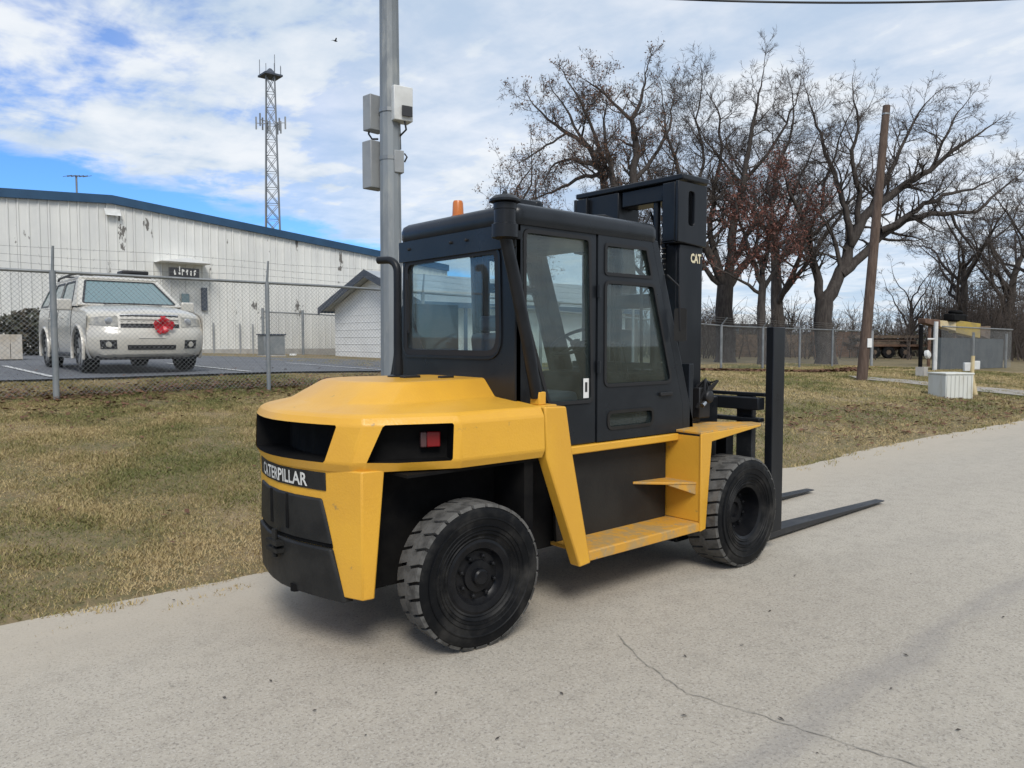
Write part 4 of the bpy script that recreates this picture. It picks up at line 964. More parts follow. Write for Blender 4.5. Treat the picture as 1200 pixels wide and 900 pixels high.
for i, (sg, y) in enumerate(((1, WB0), (-1, WB0), (1, WB1), (-1, WB1))):
    o = cwl if i == 0 else copy_part(cwl, suv); o.location = Vector(cw_(sg * .905, y, WR)) - ORG[suv.name]; o.rotation_euler = (0, 0, 0 if sg == 1 else math.pi)
# red bow on the grille
bw = thing('ribbon_bow', nose(-.18, .77, .03), 'red ribbon bow tied on the grille of the white SUV', 'bow'); bc0 = nose(-.18, .79, .06)
rbw = random.Random(2)
for k in range(12):
    a = 2 * math.pi * k / 12 + rbw.uniform(-.2, .2); Lr = rbw.uniform(.13, .185); dv = Vector((math.cos(a), -.25 - rbw.random() * .5, math.sin(a) * .9)).normalized(); sdv = dv.cross(Vector((0, 1, .2))).normalized() * .038; lift = dv.cross(sdv).normalized() * .05
    m_ = MB(); rings = []
    for t in np.linspace(0, 1, 9):
        c = bc0 + dv * Lr * math.sin(math.pi * t) + lift * (1 - 2 * t) * math.sin(math.pi * t) * 1.0; ww = .25 + .75 * math.sin(math.pi * t); rings.append([c - sdv * ww, c + sdv * ww])
    m_.loft(rings, False, False); m_.build('loop', 'ribbon', bw, smooth=60)
for (dx, dz) in ((-.16, -.22), (-.05, -.17), (.10, -.20)):
    m_ = MB(); m_.loft([[bc0 + Vector((dx * t - .025, -.01 * math.sin(t * 6), dz * t)), bc0 + Vector((dx * t + .025, -.01 * math.sin(t * 6), dz * t + .01))] for t in np.linspace(0, 1, 6)], False, False); m_.build('tail', 'ribbon', bw)

# ================================================================== WHITE METAL BUILDING
BY = 33.0
def bz(x): return tz(x, BY) + .0
roofpts = [(-8.0, 6.45), (4.07, 7.10), (7.9, 7.30), (19.6, 6.10), (24.0, 5.65)]
def rz_(x): return interp(x, [p[0] for p in roofpts], [p[1] for p in roofpts])
bld = thing('metal_building', (7.9, BY + 6, bz(7.9)), 'long white ribbed metal building with blue roof trim and peeling paint', 'building')
x = -8.0; pw = .98
while x < 24 - .01:
    x1 = min(x + pw, 24.0); m_ = MB(); rings = []; nrb = 3
    pr_ = []
    for r_ in range(nrb):
        a = x + (x1 - x) * r_ / nrb; b = x + (x1 - x) * (r_ + 1) / nrb; s_ = (b - a)
        pr_ += [(a + .004, 0), (a + s_ * .09, -.035), (a + s_ * .20, -.035), (a + s_ * .29, 0)]
    pr_.append((x1 - .004, 0))
    lo = [(p[0], BY + p[1], bz(p[0]) - .1) for p in pr_]; hi = [(p[0], BY + p[1], rz_(p[0]) - .1) for p in pr_]
    m_.loft([lo, hi], False, False); m_.build('wall_panel', 'white_metal', bld); x += pw
m_ = MB(); m_.box(-8, 24, BY + .04, BY + 25, .6, 5.4); m_.build('building_core', 'white_metal', bld)
for i, (a, b) in enumerate(zip(roofpts[:-1], roofpts[1:])):
    m_ = MB(); m_.prism([(a[0], BY - .16, a[1] - .24), (b[0], BY - .16, b[1] - .24), (b[0], BY - .16, b[1] + .08), (a[0], BY - .16, a[1] + .08)], (0, .14, 0)); m_.build('fascia', 'blue_trim', bld)
    m_ = MB(); m_.prism([(a[0], BY - .13, a[1] + .085), (b[0], BY - .13, b[1] + .085), (b[0], BY - .13, b[1] + .03), (a[0], BY - .13, a[1] + .03)], (0, 26, 0)); m_.build('roof_sheet', 'roof_metal', bld)
pz = atY(131, 249, BY); m_ = MB(); m_.prism([(pz.x - .28, BY - .25, pz.z - .14), (pz.x + .28, BY - .25, pz.z - .14), (pz.x + .28, BY - .05, pz.z + .10), (pz.x - .28, BY - .05, pz.z + .10)], (0, .04, .06)); m_.build('wall_light', 'box_white', bld, fixn=True)
# entrance canopy with sign box, dark wall plaque, windows
ca, cb = atY(180, 306, BY), atY(240, 322, BY)
m_ = MB(); m_.prism([(ca.x, BY - 1.0, cb.z + .38), (cb.x, BY - 1.0, cb.z + .38), ((ca.x + cb.x) / 2, BY - 1.0, ca.z + .12)], (0, 1.0, 0)); m_.build('entrance_canopy', 'shed_wall', bld)
sa, sb = atY(198, 313, BY - 1.05), atY(233, 326, BY - 1.05)
sgn = MB().box(sa.x, sb.x, BY - 1.10, BY - .98, sb.z, sa.z).build('sign_box', 'dark_plastic', bld)
rs = random.Random(4); ww_ = (sb.x - sa.x); zz0 = sb.z; hh_ = sa.z - sb.z
for k in range(6):      # illegible white lettering: broken strokes
    x0 = sa.x + ww_ * (.14 + .13 * k); m_ = MB()
    for q in range(3):
        xa = x0 + ww_ * .095 * rs.random() * .6; za = zz0 + hh_ * (.15 + .55 * rs.random()); m_.box(xa, xa + ww_ * (.05 if q else .03), BY - 1.106 - .001 * q, BY - 1.101, za, za + hh_ * (.22 if q else .6) * .9)
    m_.build('letter', 'letter', sgn)
pa, pb = atY(236, 337, BY - .1), atY(243, 364, BY - .1); MB().box(pa.x, pb.x, BY - .14, BY - .03, pb.z, pa.z).build('wall_plaque', 'slate_roof', bld)
pa, pb = atY(213, 344, BY - .1), atY(222, 356, BY - .1); MB().box(pa.x, pb.x, BY - .10, BY - .03, pb.z, pa.z).build('small_window', 'carglass', bld)
pa, pb = atY(218, 368, BY - .1), atY(232, 376, BY - .1); MB().box(pa.x, pb.x, BY - .25, BY - .03, pb.z, pa.z).build('meter_box', 'box_grey', bld)
m_ = MB(); m_.box(9.5, 20, BY - .10, BY - .035, bz(12) - .2, bz(12) + .18); m_.build('concrete_footing', 'concrete', bld)
for px_ in (250, 281, 296): 
    pp = atY(px_, 380, BY - .08); MB().tube([(pp.x, BY - .09, bz(pp.x)), (pp.x, BY - .09, bz(pp.x) + 1.3)], .035, 6).build('conduit', 'box_grey', bld)
# antenna on the roof
an = atY(90, 226, BY + .3); at_ = thing('roof_antenna', (an.x, BY + .3, rz_(an.x) + .085), 'thin television antenna standing on the roof of the white metal building', 'antenna')
tp = atY(90, 207, BY + .3)
MB().tube([(an.x, BY + .3, rz_(an.x) + .05), (an.x, BY + .3, tp.z + .05)], .035, 6).build('mast', 'tower', at_)
m_ = MB(); m_.tube([(an.x - .34, BY + .1, tp.z - .05), (an.x + .42, BY + .5, tp.z + .1)], .022, 4)
for k in range(6): t = k / 5; c = Vector((lerp(an.x - .34, an.x + .42, t), lerp(BY + .1, BY + .5, t), lerp(tp.z - .05, tp.z + .1, t))); m_.tube([c + Vector((.10, -.25, 0)), c - Vector((.10, -.25, 0))], .012, 3)
m_.build('boom', 'tower', at_)
# hedge and crate at the left edge of the lot
def leaf_cloud(m_, c, r3, n, sz, rnd):
    for k in range(n):
        v = Vector((rnd.gauss(0, 1), rnd.gauss(0, 1), rnd.gauss(0, 1))).normalized() * (rnd.random() ** .4); p = Vector(c) + Vector((v.x * r3[0], v.y * r3[1], v.z * r3[2]))
        a = Vector((rnd.uniform(-1, 1), rnd.uniform(-1, 1), rnd.uniform(-1, 1))).normalized() * sz; b = a.orthogonal().normalized() * sz * .6; m_.add([p - a, p + b, p + a, p - b], [(0, 1, 2, 3)])
rh = random.Random(12)
for (x, wd_) in ((-3.2, 1.3), (-.6, 1.4), (2.0, 1.35), (4.3, 1.2)):
    y = 26.5; z = tz(x, y); hg = thing('hedge_shrub', (x, y, z), 'dark clipped hedge shrub in front of the white metal building', 'shrub', 'hedge by the building')
    m_ = MB(); leaf_cloud(m_, (x, y, z + .72), (wd_, .8, .72), 2600, .09, rh); m_.build('foliage', 'hedge', hg)
    m_ = MB()
    for k in range(6): m_.tube([(x + rh.uniform(-.2, .2), y, z), (x + rh.uniform(-.8, .8), y + rh.uniform(-.3, .3), z + .9)], [.03, .012], 4)
    m_.build('stems', 'twig', hg)
cx, cyy = 2.55, 22.3; z = tz(cx, cyy) + .035
ct = thing('wooden_crate', (cx, cyy, z), 'pale weathered wooden crate on the lot before the hedge', 'crate')
for k in range(5):
    MB().box(cx - .62 + .25 * k, cx - .62 + .25 * k + .235, cyy - .45, cyy - .42, z + .02, z + .62).build('plank', 'crate', ct)
    MB().box(cx - .62 + .25 * k, cx - .62 + .25 * k + .235, cyy + .42, cyy + .45, z + .02, z + .62).build('plank', 'crate', ct)
for s_ in (-.62, .60): MB().box(cx + s_, cx + s_ + .022, cyy - .418, cyy + .418, z, z + .60).build('end_board', 'crate', ct)
MB().box(cx - .597, cx + .597, cyy - .415, cyy + .415, z + .05, z + .40).build('contents', 'timber', ct)
# grey equipment cabinet and inner fence panel near the building
p = dep(318, 404, 29.5); gx, gy = p.x, p.y; z = tz(gx, gy)
gc = thing('utility_cabinet', (gx, gy, z), 'small dark grey utility cabinet on the grass before the white metal building', 'cabinet')
MB().box(gx - .42, gx + .42, gy - .3, gy + .3, z + .05, z + .80).build('body', 'post_grey', gc, bevel=.02); MB().box(gx - .46, gx + .46, gy - .34, gy + .34, z + .803, z + .85).build('lid', 'slate_roof', gc); MB().box(gx - .44, gx + .44, gy - .32, gy + .32, z - .05, z + .047).build('plinth', 'concrete', gc)
fi = thing('inner_fence', (15.2, 31.3, tz(15.2, 31.3)), 'low chain-link enclosure beside the white shed and metal building', 'fence')
fence_run(fi, (13.2, 31.4), (17.2, 31.4), 1.75, [], .085, .003, .03)
for x in (13.2, 15.0, 17.2): MB().tube([(x, 31.34, tz(x, 31.3) - .05), (x, 31.34, tz(x, 31.3) + 1.95)], .06, 8).build('post', 'post_grey', fi, smooth=40)

# ================================================================== WHITE SHED WITH DARK GABLE
hx0, hx1, hy0, hy1 = 15.9, 27.0, 23.3, 30.1; zb = tz(16, 26.5) - .06; ez, pz_ = 3.22, 4.40; ym = (hy0 + hy1) / 2
sh = thing('white_shed', (hx0, ym, zb), 'low white building with dark slate-blue gable roof beyond the fence', 'building')
m_ = MB(); m_.prism([(hx0, hy0, zb - .2), (hx0, hy1, zb - .2), (hx0, hy1, ez - .02), (hx0, ym, pz_ - .04), (hx0, hy0, ez - .02)], (hx1 - hx0, 0, 0)); wl = m_.build('wall', 'shed_wall', sh)
for k in range(1, 9):
    z = zb + .3 * k
    if z < ez - .1: MB().box(hx0 - .012, hx0 - .001, hy0 + .02, hy1 - .02, z, z + .018).build('board_edge', 'shed_wall', wl)
sl = (pz_ - ez) / (ym - hy0); ov = .55
for sg in (-1, 1):
    ye = ym + sg * (ym - hy0 + ov); zee = pz_ - sl * (ym - hy0 + ov)
    m_ = MB(); m_.prism([(hx0 - .5, ym, pz_ + .0), (hx0 - .5, ye, zee), (hx0 - .5, ye, zee + .10), (hx0 - .5, ym, pz_ + .11)], (hx1 - hx0 + 1.0, 0, 0)); m_.build('roof', 'roof_metal', sh)
    m_ = MB(); m_.prism([(hx0 - .54, ym, pz_ - .16), (hx0 - .54, ye, zee - .16), (hx0 - .54, ye, zee + .13), (hx0 - .54, ym, pz_ + .14)], (.035, 0, 0)); m_.build('rake_board', 'slate_roof', sh)
    m_ = MB(); m_.box(hx0 - .5, hx1 + .5, min(ye, ye + sg * .06), max(ye, ye + sg * .06), zee - .08, zee + .12); m_.build('eave_gutter', 'blue_trim', sh)
for (x) in (17.4, 19.6, 22.0): MB().box(x, x + .10, hy0 - .50, hy0 - .40, zb, ez - .1).build('porch_post', 'blue_trim', sh)
MB().box(hx0 - .03, hx0 - .002, ym - 2.2, ym - 1.1, zb + .42, zb + .50).build('wall_vent', 'slate_roof', wl)

# ================================================================== GREY STEEL POLE WITH EQUIPMENT BOXES
PD = 10.6; pb_ = dep(459.5, 440, PD); ppx, ppy = pb_.x, pb_.y; zg = tz(ppx, ppy)
sp2 = thing('steel_pole', (ppx, ppy, zg), 'tall tapered grey pole with equipment boxes strapped round it behind the forklift', 'pole')
hpole = 8.5; prof2 = [(.162, 0), (.157, 1.0), (.146, 3.0), (.133, 5.2), (.118, hpole)]
m_ = MB(); m_.lathe([(r_, h) for r_, h in prof2], (ppx, ppy, zg - .1), (0, 0, 1), 12); m_.build('shaft', 'steel_pole', sp2, smooth=20)
rt = _r.copy(); ft = _f0.copy()      # local frame of the straps: towards the road and along it
def pbox(px0, px1, py0, py1, doff, dpt, name, mt, bev=.012, yawd=0.0):
    """box whose visible face spans the pixels, set doff metres in front of the pole axis"""
    D = PD - doff; a = dep(px0, py1, D); b = dep(px1, py0, D); wv = (b - a); wv.z = 0; wl_ = wv.length
    ang = math.atan2(rt.y, rt.x) + yawd; u = Vector((math.cos(ang), math.sin(ang), 0)); n = Vector((-u.y, u.x, 0))
    if n.dot(ft) < 0: n = -n
    c = (a + b) / 2; hz0, hz1 = a.z, b.z; q = [c - u * wl_ / 2, c + u * wl_ / 2, c + u * wl_ / 2 + n * dpt, c - u * wl_ / 2 + n * dpt]
    return MB().prism([(p.x, p.y, hz0) for p in q], (0, 0, hz1 - hz0)).build(name, mt, sp2, bevel=bev)
b1_ = pbox(422, 437, 111, 152, .12, .26, 'equipment_box', 'box_grey', yawd=-.75); b1_['label'] = 'upper grey equipment box'
b2_ = pbox(421, 438, 165, 220, .12, .27, 'equipment_box', 'box_grey', yawd=-.75); b2_['label'] = 'lower taller grey equipment box'
b3_ = pbox(461, 485, 101, 141, .34, .2, 'equipment_box', 'box_white', yawd=.55); b3_['label'] = 'white equipment box with dark vent'
pv = pbox(471, 484, 124, 136, .352, .02, 'vent', 'dark_plastic', .003, .55)
pbox(462, 474, 176, 202, .26, .12, 'junction_box', 'box_grey', .01, .5)
def ptube(pts, r_, name, mt): return MB().tube([dep(a, b, PD - c) for a, b, c in pts], r_, 6).build(name, mt, sp2, smooth=50)
ptube([(433, 150, .0), (432, 157, .02), (436, 163, .02), (443, 163, .05)], .014, 'box_cable', 'cable'); ptube([(474, 140, .3), (476, 152, .28), (470, 158, .2), (466, 163, .18)], .014, 'box_cable', 'cable')
ptube([(468, 145, .17), (469, 175, .17)], .016, 'box_cable', 'cable'); ptube([(474, 180, .2), (477, 184, .2), (474, 190, .2)], .012, 'box_cable', 'cable')
ptube([(467, 202, .16), (467, 300, .17), (466, 430, .19)], .018, 'conduit', 'box_grey')
for zz in (138, 192): 
    h_ = dep(458, zz, PD).z; MB().lathe([(.150, 0), (.150, .05)], (ppx, ppy, h_), (0, 0, 1), 12, False).build('strap', 'galv', sp2)
for (px_, py_, w__) in ((440, 135, .12), (441, 190, .12), (463, 130, .14)):
    q = dep(px_, py_, PD); c = Vector((ppx, ppy, q.z)); MB().tube([c, q.lerp(c, .1)], .03, 6).build('bracket_arm', 'galv', sp2)

# ================================================================== LATTICE TOWER
TD = 115.0; tb = dep(322, 396, TD); tt_z = dep(322, 96, TD).z
lt = thing('lattice_tower', (tb.x, tb.y, 1.2), 'slender steel lattice communications tower rising behind the white metal building', 'tower')
htw = tt_z - 1.2; wb_, wt_ = 1.75, .8
def tc_(k, f): a = 2 * math.pi * k / 4 + .35; r_ = lerp(wb_, wt_, f) * 1.05; return Vector((tb.x + r_ * math.cos(a), tb.y + r_ * math.sin(a), 1.2 + htw * f))
for k in range(4): MB().tube([tc_(k, 0), tc_(k, 1)], [.17, .12], 5).build('leg', 'tower', lt)
m_ = MB(); nb_ = 17
for b in range(nb_):
    for k in range(4):
        m_.tube([tc_(k, b / nb_), tc_(k + 1, (b + 1) / nb_)], .06, 3, False); m_.tube([tc_(k + 1, b / nb_), tc_(k, (b + 1) / nb_)], .06, 3, False); m_.tube([tc_(k, b / nb_), tc_(k + 1, b / nb_)], .05, 3, False)
tag(m_.build('bracing', 'tower', lt), kind='stuff')
m_ = MB(); m_.box(tb.x - 1.35, tb.x + 1.35, tb.y - 1.35, tb.y + 1.35, tt_z, tt_z + .25); m_.lathe([(1.1, .25), (.4, 1.0), (.2, 1.2)], (tb.x, tb.y, tt_z), (0, 0, 1), 10); m_.build('top_platform', 'slate_roof', lt)
for a in np.linspace(0, 6.28, 9)[:-1]: MB().tube([(tb.x + 1.6 * math.cos(a), tb.y + 1.6 * math.sin(a), tt_z + .3), (tb.x + 1.6 * math.cos(a), tb.y + 1.6 * math.sin(a), tt_z + 2.0 + .8 * math.sin(a * 3))], .05, 4).build('whip_antenna', 'tower', lt)
zc_ = dep(322, 152, TD).z; rw_ = random.Random(5)
for k in range(9):
    a = 2 * math.pi * k / 9; r_ = 2.1 if k % 3 else 1.5; c = Vector((tb.x + r_ * math.cos(a), tb.y + r_ * math.sin(a), zc_ + rw_.uniform(-.6, .6)))
    m_ = MB(); m_.box(c.x - .09, c.x + .09, c.y - .09, c.y + .09, c.z - .9, c.z + .9); m_.tube([c, (tb.x + .8 * math.cos(a), tb.y + .8 * math.sin(a), c.z)], .06, 4); m_.build('panel_antenna', 'tower' if k % 2 else 'box_grey', lt)
# litter and bird
q = onground(343, 418, 8, 30); lb = MB().prism([(q.x - .12, q.y - .06, q.z + .04), (q.x + .13, q.y - .05, q.z + .04), (q.x + .11, q.y + .09, q.z + .04), (q.x - .1, q.y + .08, q.z + .04)], (.01, 0, .07)).build('paper_litter', 'sticker', None, bevel=.01, loc=(q.x, q.y, q.z + .037)); tag(lb, 'crumpled white litter lying on the lot kerb before the shed', 'litter')
bq = dep(393, 48, 45); m_ = MB(); m_.tube([bq + Vector((-.16, 0, 0)), bq, bq + Vector((.14, .03, .02))], [.01, .05, .02], 6)
for s_ in (1, -1): m_.add([bq + Vector((.06, 0, 0)), bq + Vector((-.06, 0, 0)), bq + Vector((-.07, s_ * .18, .10)), bq + Vector((-.12, s_ * .34, .06)), bq + Vector((0, s_ * .20, .11))], [(0, 1, 2, 3, 4)])
tag(m_.build('bird', 'bird', None, loc=bq), 'small dark bird flying in the cloudy sky beside the grey pole', 'bird')
# ================================================================== TREES
def jitter(rnd, s): return Vector((rnd.gauss(0, s), rnd.gauss(0, s), rnd.gauss(0, s)))
class Tree:
    def __init__(s, seed, leaf=0.0, leafsz=.10, minr=.0075, dens=1.0):
        s.r = random.Random(seed); s.thick = MB(); s.thin = MB(); s.leaves = MB(); s.leaf = leaf; s.ls = leafsz; s.minr = minr; s.dens = dens; s.n = 0
    def leafy(s, p):
        k = int(s.leaf * s.r.random() * 2 + s.r.random())
        for _ in range(k):
            c = p + jitter(s.r, .12); a = jitter(s.r, 1).normalized() * s.ls * s.r.uniform(.6, 1.2); b = a.orthogonal().normalized() * s.ls * .45
            b = Matrix.Rotation(s.r.uniform(0, 6.28), 3, a) @ b; s.leaves.add([c - a, c + b, c + a, c - b * .6], [(0, 1, 2, 3)])
    def branch(s, p, d, L, r, lev):
        n = 5 if lev <= 1 else (4 if lev == 2 else 3)
        P = [p.copy()]; d = d.normalized(); rr = [r]; q = p.copy(); bend = jitter(s.r, .16)
        for i in range(n):
            d = (d + jitter(s.r, .15) + bend * .30 + Vector((0, 0, .07))).normalized(); q = q + d * (L / n); P.append(q.copy()); rr.append(max(r * (1 - .80 * (i + 1) / n), s.minr * .6))
        tgt = s.thick if r > .045 else s.thin
        tgt.tube(P, rr, 6 if r > .06 else (4 if r > .025 else 3), False); s.n += 1
        if lev >= 4 or L < .28:
            if s.leaf: s.leafy(P[-1]); s.leafy(P[-2])
            return
        k = max(2, int((3.4 + L * 2.1) * s.dens * s.r.uniform(.8, 1.2)))
        for i in range(k):
            f = s.r.uniform(.18, 1.0); j = min(int(f * n), n - 1); c = P[j].lerp(P[j + 1], f * n - j); t = (P[j + 1] - P[j]).normalized()
            o = jitter(s.r, 1); o = (o - t * o.dot(t)).normalized(); nd_ = (t * s.r.uniform(.55, 1.0) + o * s.r.uniform(.5, 1.0))
            s.branch(c, nd_, L * s.r.uniform(.34, .62), max(rr[j] * s.r.uniform(.45, .65), s.minr), lev + 1)
        if s.leaf and lev >= 2: s.leafy(P[-1])
    def limb(s, pts, lev=0, kids=1.0, first=.2, klen=1.0):
        """pts: list of (Vector, radius)"""
        P = [p for p, _ in pts]; rr = [r for _, r in pts]
        # resample with a little gnarl
        Q = [P[0]]; q = [rr[0]]
        for i in range(len(P) - 1):
            for t in (.34, .67, 1.0):
                c = P[i].lerp(P[i + 1], t)
                if t < 1: c = c + jitter(s.r, .035 * (P[i + 1] - P[i]).length)
                Q.append(c); q.append(lerp(rr[i], rr[i + 1], t))
        s.thick.tube(Q, q, 8, False)
        L = sum((b - a).length for a, b in zip(Q[:-1], Q[1:])); acc = 0
        for i in range(len(Q) - 1):
            seg = (Q[i + 1] - Q[i]); acc += seg.length; f = acc / L
            if f < first: continue
            m_ = seg.length * 2.5 * kids * s.dens; m_ = int(m_) + (1 if s.r.random() < m_ - int(m_) else 0)
            for _ in range(m_):
                t = seg.normalized(); o = jitter(s.r, 1) + Vector((0, 0, .25)); o = (o - t * o.dot(t)).normalized()
                s.branch(Q[i] + seg * s.r.random(), t * s.r.uniform(.3, .9) + o, klen * s.r.uniform(.9, 2.3) * (1.15 - .45 * f), min(max(q[i] * .42, .018), .09), 1)
        s.branch(Q[-1], Q[-1] - Q[-2], klen * 1.4, q[-1], 1)
    def finish(s, name, label, base, leafmat=None, group='bare winter trees beyond the road verge', trunkmat='bark'):
        o = thing(name, base, label, 'tree', group); s.thick.build('trunk', trunkmat, o, smooth=60); c = s.thin.build('crown', 'twig', o)
        if s.leaves.v: tag(s.leaves.build('foliage', leafmat, c), kind='stuff')
        return o
def trace(D, pts, rnd, spread=1.0, dirn=0.0):
    """limb traced in the picture plane at camera depth D, given its own wander in depth"""
    o = []; off = 0.0; k = rnd.uniform(-1, 1) * spread * .35 + dirn
    for i, (x, y, r) in enumerate(pts):
        p = dep(x, y, D + off); o.append((p, r)); off += (k + rnd.uniform(-.25, .25) * spread) * 1.0
    return o
def base_at(px, D):
    p = dep(px, 420, D); return Vector((p.x, p.y, tz(p.x, p.y)))
def traced_tree(name, label, D, bx, trunk, limbs, seed, leaf=0, leafmat=None, klen=1.0, dens=1.0, ls=.10, kids=1.0):
    t = Tree(seed, leaf, ls, .0085, dens); rnd = random.Random(seed + 50); b = base_at(bx, D)
    tr = [(Vector((b.x, b.y, b.z - .2)), trunk[0][2] * 1.35), (Vector((b.x, b.y, b.z + .35)), trunk[0][2])] + [(dep(x, y, D), r) for x, y, r in trunk]
    P = [p for p, _ in tr]; t.thick.tube(P, [r for _, r in tr], 12, False)
    for i, l in enumerate(limbs): t.limb(trace(D, l, rnd), kids=kids, klen=klen)
    return t.finish(name, label, b, leafmat), t
trC, tC = traced_tree('bare_tree', 'large bare tree with heavy limbs spreading over the leaning timber pole', 41, 968,
    [(967, 405, .52), (964, 375, .47), (966, 352, .46)],
    [[(966, 358, .40), (978, 335, .34), (990, 310, .31), (1000, 280, .28), (1012, 255, .25), (1035, 235, .22), (1062, 215, .18), (1090, 200, .14), (1118, 175, .10), (1150, 155, .05)],
     [(985, 322, .27), (1010, 300, .24), (1030, 278, .22), (1060, 258, .18), (1090, 250, .15), (1115, 250, .12), (1145, 248, .09), (1170, 225, .06), (1195, 205, .03)],
     [(1032, 270, .17), (1075, 246, .14), (1105, 228, .10), (1140, 222, .06), (1165, 210, .03)],
     [(962, 352, .26), (957, 320, .22), (950, 295, .19), (946, 265, .16), (935, 245, .12), (922, 215, .06)],
     [(998, 287, .20), (992, 255, .17), (985, 225, .14), (972, 190, .11), (962, 155, .07), (950, 125, .04)],
     [(1006, 262, .18), (1008, 225, .14), (999, 190, .11), (1006, 150, .07), (1000, 118, .04)],
     [(1018, 250, .15), (1040, 205, .12), (1060, 165, .08), (1078, 130, .05), (1086, 120, .03)],
     [(986, 318, .14), (974, 272, .10), (952, 238, .07), (930, 205, .04)],
     [(1090, 200, .10), (1105, 165, .07), (1120, 135, .04)], [(1115, 250, .09), (1135, 285, .06), (1150, 310, .03)]], 11, klen=1.1, dens=1.0)
trB, tB = traced_tree('bare_tree', 'bare tree with upright limbs rising just behind the forklift mast', 42, 850,
    [(851, 400, .52), (848, 365, .47), (850, 335, .44)],
    [[(850, 345, .28), (838, 310, .24), (820, 280, .20), (810, 240, .15), (795, 200, .11), (782, 160, .07), (776, 120, .03)],
     [(852, 338, .29), (858, 295, .25), (862, 250, .20), (872, 205, .15), (880, 160, .11), (888, 120, .06), (893, 92, .03)],
     [(850, 342, .25), (870, 312, .20), (900, 282, .15), (922, 250, .10), (935, 212, .05)],
     [(846, 325, .20), (832, 275, .16), (836, 225, .12), (846, 170, .08), (841, 128, .04)],
     [(868, 220, .12), (900, 180, .09), (922, 145, .06), (935, 110, .03)], [(820, 280, .13), (790, 262, .10), (768, 225, .07), (756, 190, .04)], [(846, 335, .16), (815, 305, .12), (790, 300, .09), (765, 280, .05)], [(856, 310, .18), (885, 262, .14), (908, 215, .10), (925, 165, .07), (930, 125, .04)], [(810, 240, .10), (825, 190, .08), (815, 140, .05), (822, 105, .03)]], 23, klen=1.2, dens=1.1)
trA, tA = traced_tree('oak_tree', 'oak tree with sparse brown leaves rising behind the forklift cab', 37, 736,
    [(737, 380, .44), (735, 320, .40), (733, 262, .35)],
    [[(733, 265, .24), (743, 215, .20), (745, 165, .16), (740, 140, .12), (751, 118, .08), (756, 98, .05), (758, 82, .03)],
     [(741, 142, .10), (720, 122, .07), (704, 106, .05), (688, 95, .03)],
     [(731, 262, .20), (719, 215, .16), (712, 180, .11), (708, 148, .06)],
     [(729, 258, .22), (706, 202, .17), (690, 172, .13), (664, 156, .09), (642, 140, .06), (622, 118, .03)],
     [(702, 197, .11), (672, 186, .08), (650, 192, .05), (640, 208, .03)],
     [(690, 172, .09), (668, 135, .06), (652, 112, .03)], [(706, 202, .12), (675, 210, .09), (648, 225, .06), (628, 232, .03)], [(719, 215, .10), (690, 140, .07), (672, 105, .04)], [(742, 215, .12), (765, 185, .09), (785, 150, .06), (790, 118, .03)], [(664, 156, .06), (640, 170, .05), (618, 185, .03)]], 31, leaf=.22, leafmat='leaf_brown', klen=.82, dens=1.15, ls=.075)
trE, tE = traced_tree('russet_oak', 'small oak still holding russet leaves between the two big bare trees', 38, 893,
    [(893, 400, .22), (892, 360, .20), (894, 330, .18)],
    [[(894, 335, .13), (880, 300, .10), (868, 265, .07), (860, 225, .04)], [(894, 332, .14), (900, 290, .11), (905, 250, .08), (902, 205, .04)], [(895, 338, .12), (915, 305, .09), (930, 270, .06), (938, 235, .03)], [(893, 345, .10), (870, 330, .07), (848, 318, .04)], [(894, 320, .10), (888, 275, .08), (884, 230, .05)]], 47, leaf=.85, leafmat='leaf_red', klen=.80, dens=1.05, ls=.085)
def generic(name, label, px_, D, top, seed, spread=1.0, leaf=0, leafmat=None, dens=.88):
    t = Tree(seed, leaf, .08, .010, dens); rnd = random.Random(seed); b = base_at(px_, D); h = dep(px_, top, D).z - b.z
    r0 = .030 * h; lean = Vector((rnd.uniform(-.08, .08), rnd.uniform(-.08, .08), 0)) * h; P = [(Vector((b.x, b.y, b.z - .2)), r0 * 1.3)]
    for k in range(1, 6): f = k / 5; P.append((b + lean * f + Vector((rnd.uniform(-.1, .1), rnd.uniform(-.1, .1), h * .55 * f)), r0 * (1 - .55 * f)))
    t.thick.tube([p for p, _ in P], [r for _, r in P], 9, False)
    for k in range(9):
        f = rnd.uniform(.35, 1.0); j = min(int(f * 5), 4); c, r_ = P[j]; c = c.lerp(P[j + 1][0], f * 5 - j); a = rnd.uniform(0, 6.28); e = spread * rnd.uniform(.18, .36) * h; up_ = h * rnd.uniform(.28, .48)
        L1 = [(c, r_ * .5)]
        for q in (.33, .66, 1.0): L1.append((c + Vector((math.cos(a) * e * q ** .8, math.sin(a) * e * q ** .8, up_ * q)) + jitter(rnd, .02 * h), r_ * .5 * (1 - .8 * q)))
        t.limb(L1, kids=.8, klen=h * .085)
    return t.finish(name, label, b, leafmat)
generic('bare_tree', 'bare tree standing over the blue-grey sheet fence and yellow boom', 1128, 52, 215, 61, 1.1)
generic('bare_tree', 'slim bare tree behind the blue-grey sheet fence end', 1172, 55, 205, 62, .8)
generic('bare_tree', 'bare tree by the driveway with dense dark branching down to the brush', 1212, 47, 190, 63, .9)
generic('bare_tree', 'short bare tree in the gap past the leaning timber pole', 1068, 62, 300, 64, .9)
generic('bare_tree', 'low bare tree far behind the yard between the big trunks', 925, 75, 335, 65, 1.2)
generic('bare_tree', 'distant bare tree filling the gap left of the tall bare tree behind the mast', 800, 66, 285, 66, 1.1)
generic('bare_tree', 'bare tree half hidden between the mast tree and the spreading tree', 915, 56, 125, 68, 1.1, dens=.75)
generic('bare_tree', 'bare tree whose crown fills the gap above the mast crosshead', 785, 54, 140, 69, 1.1, dens=.7)
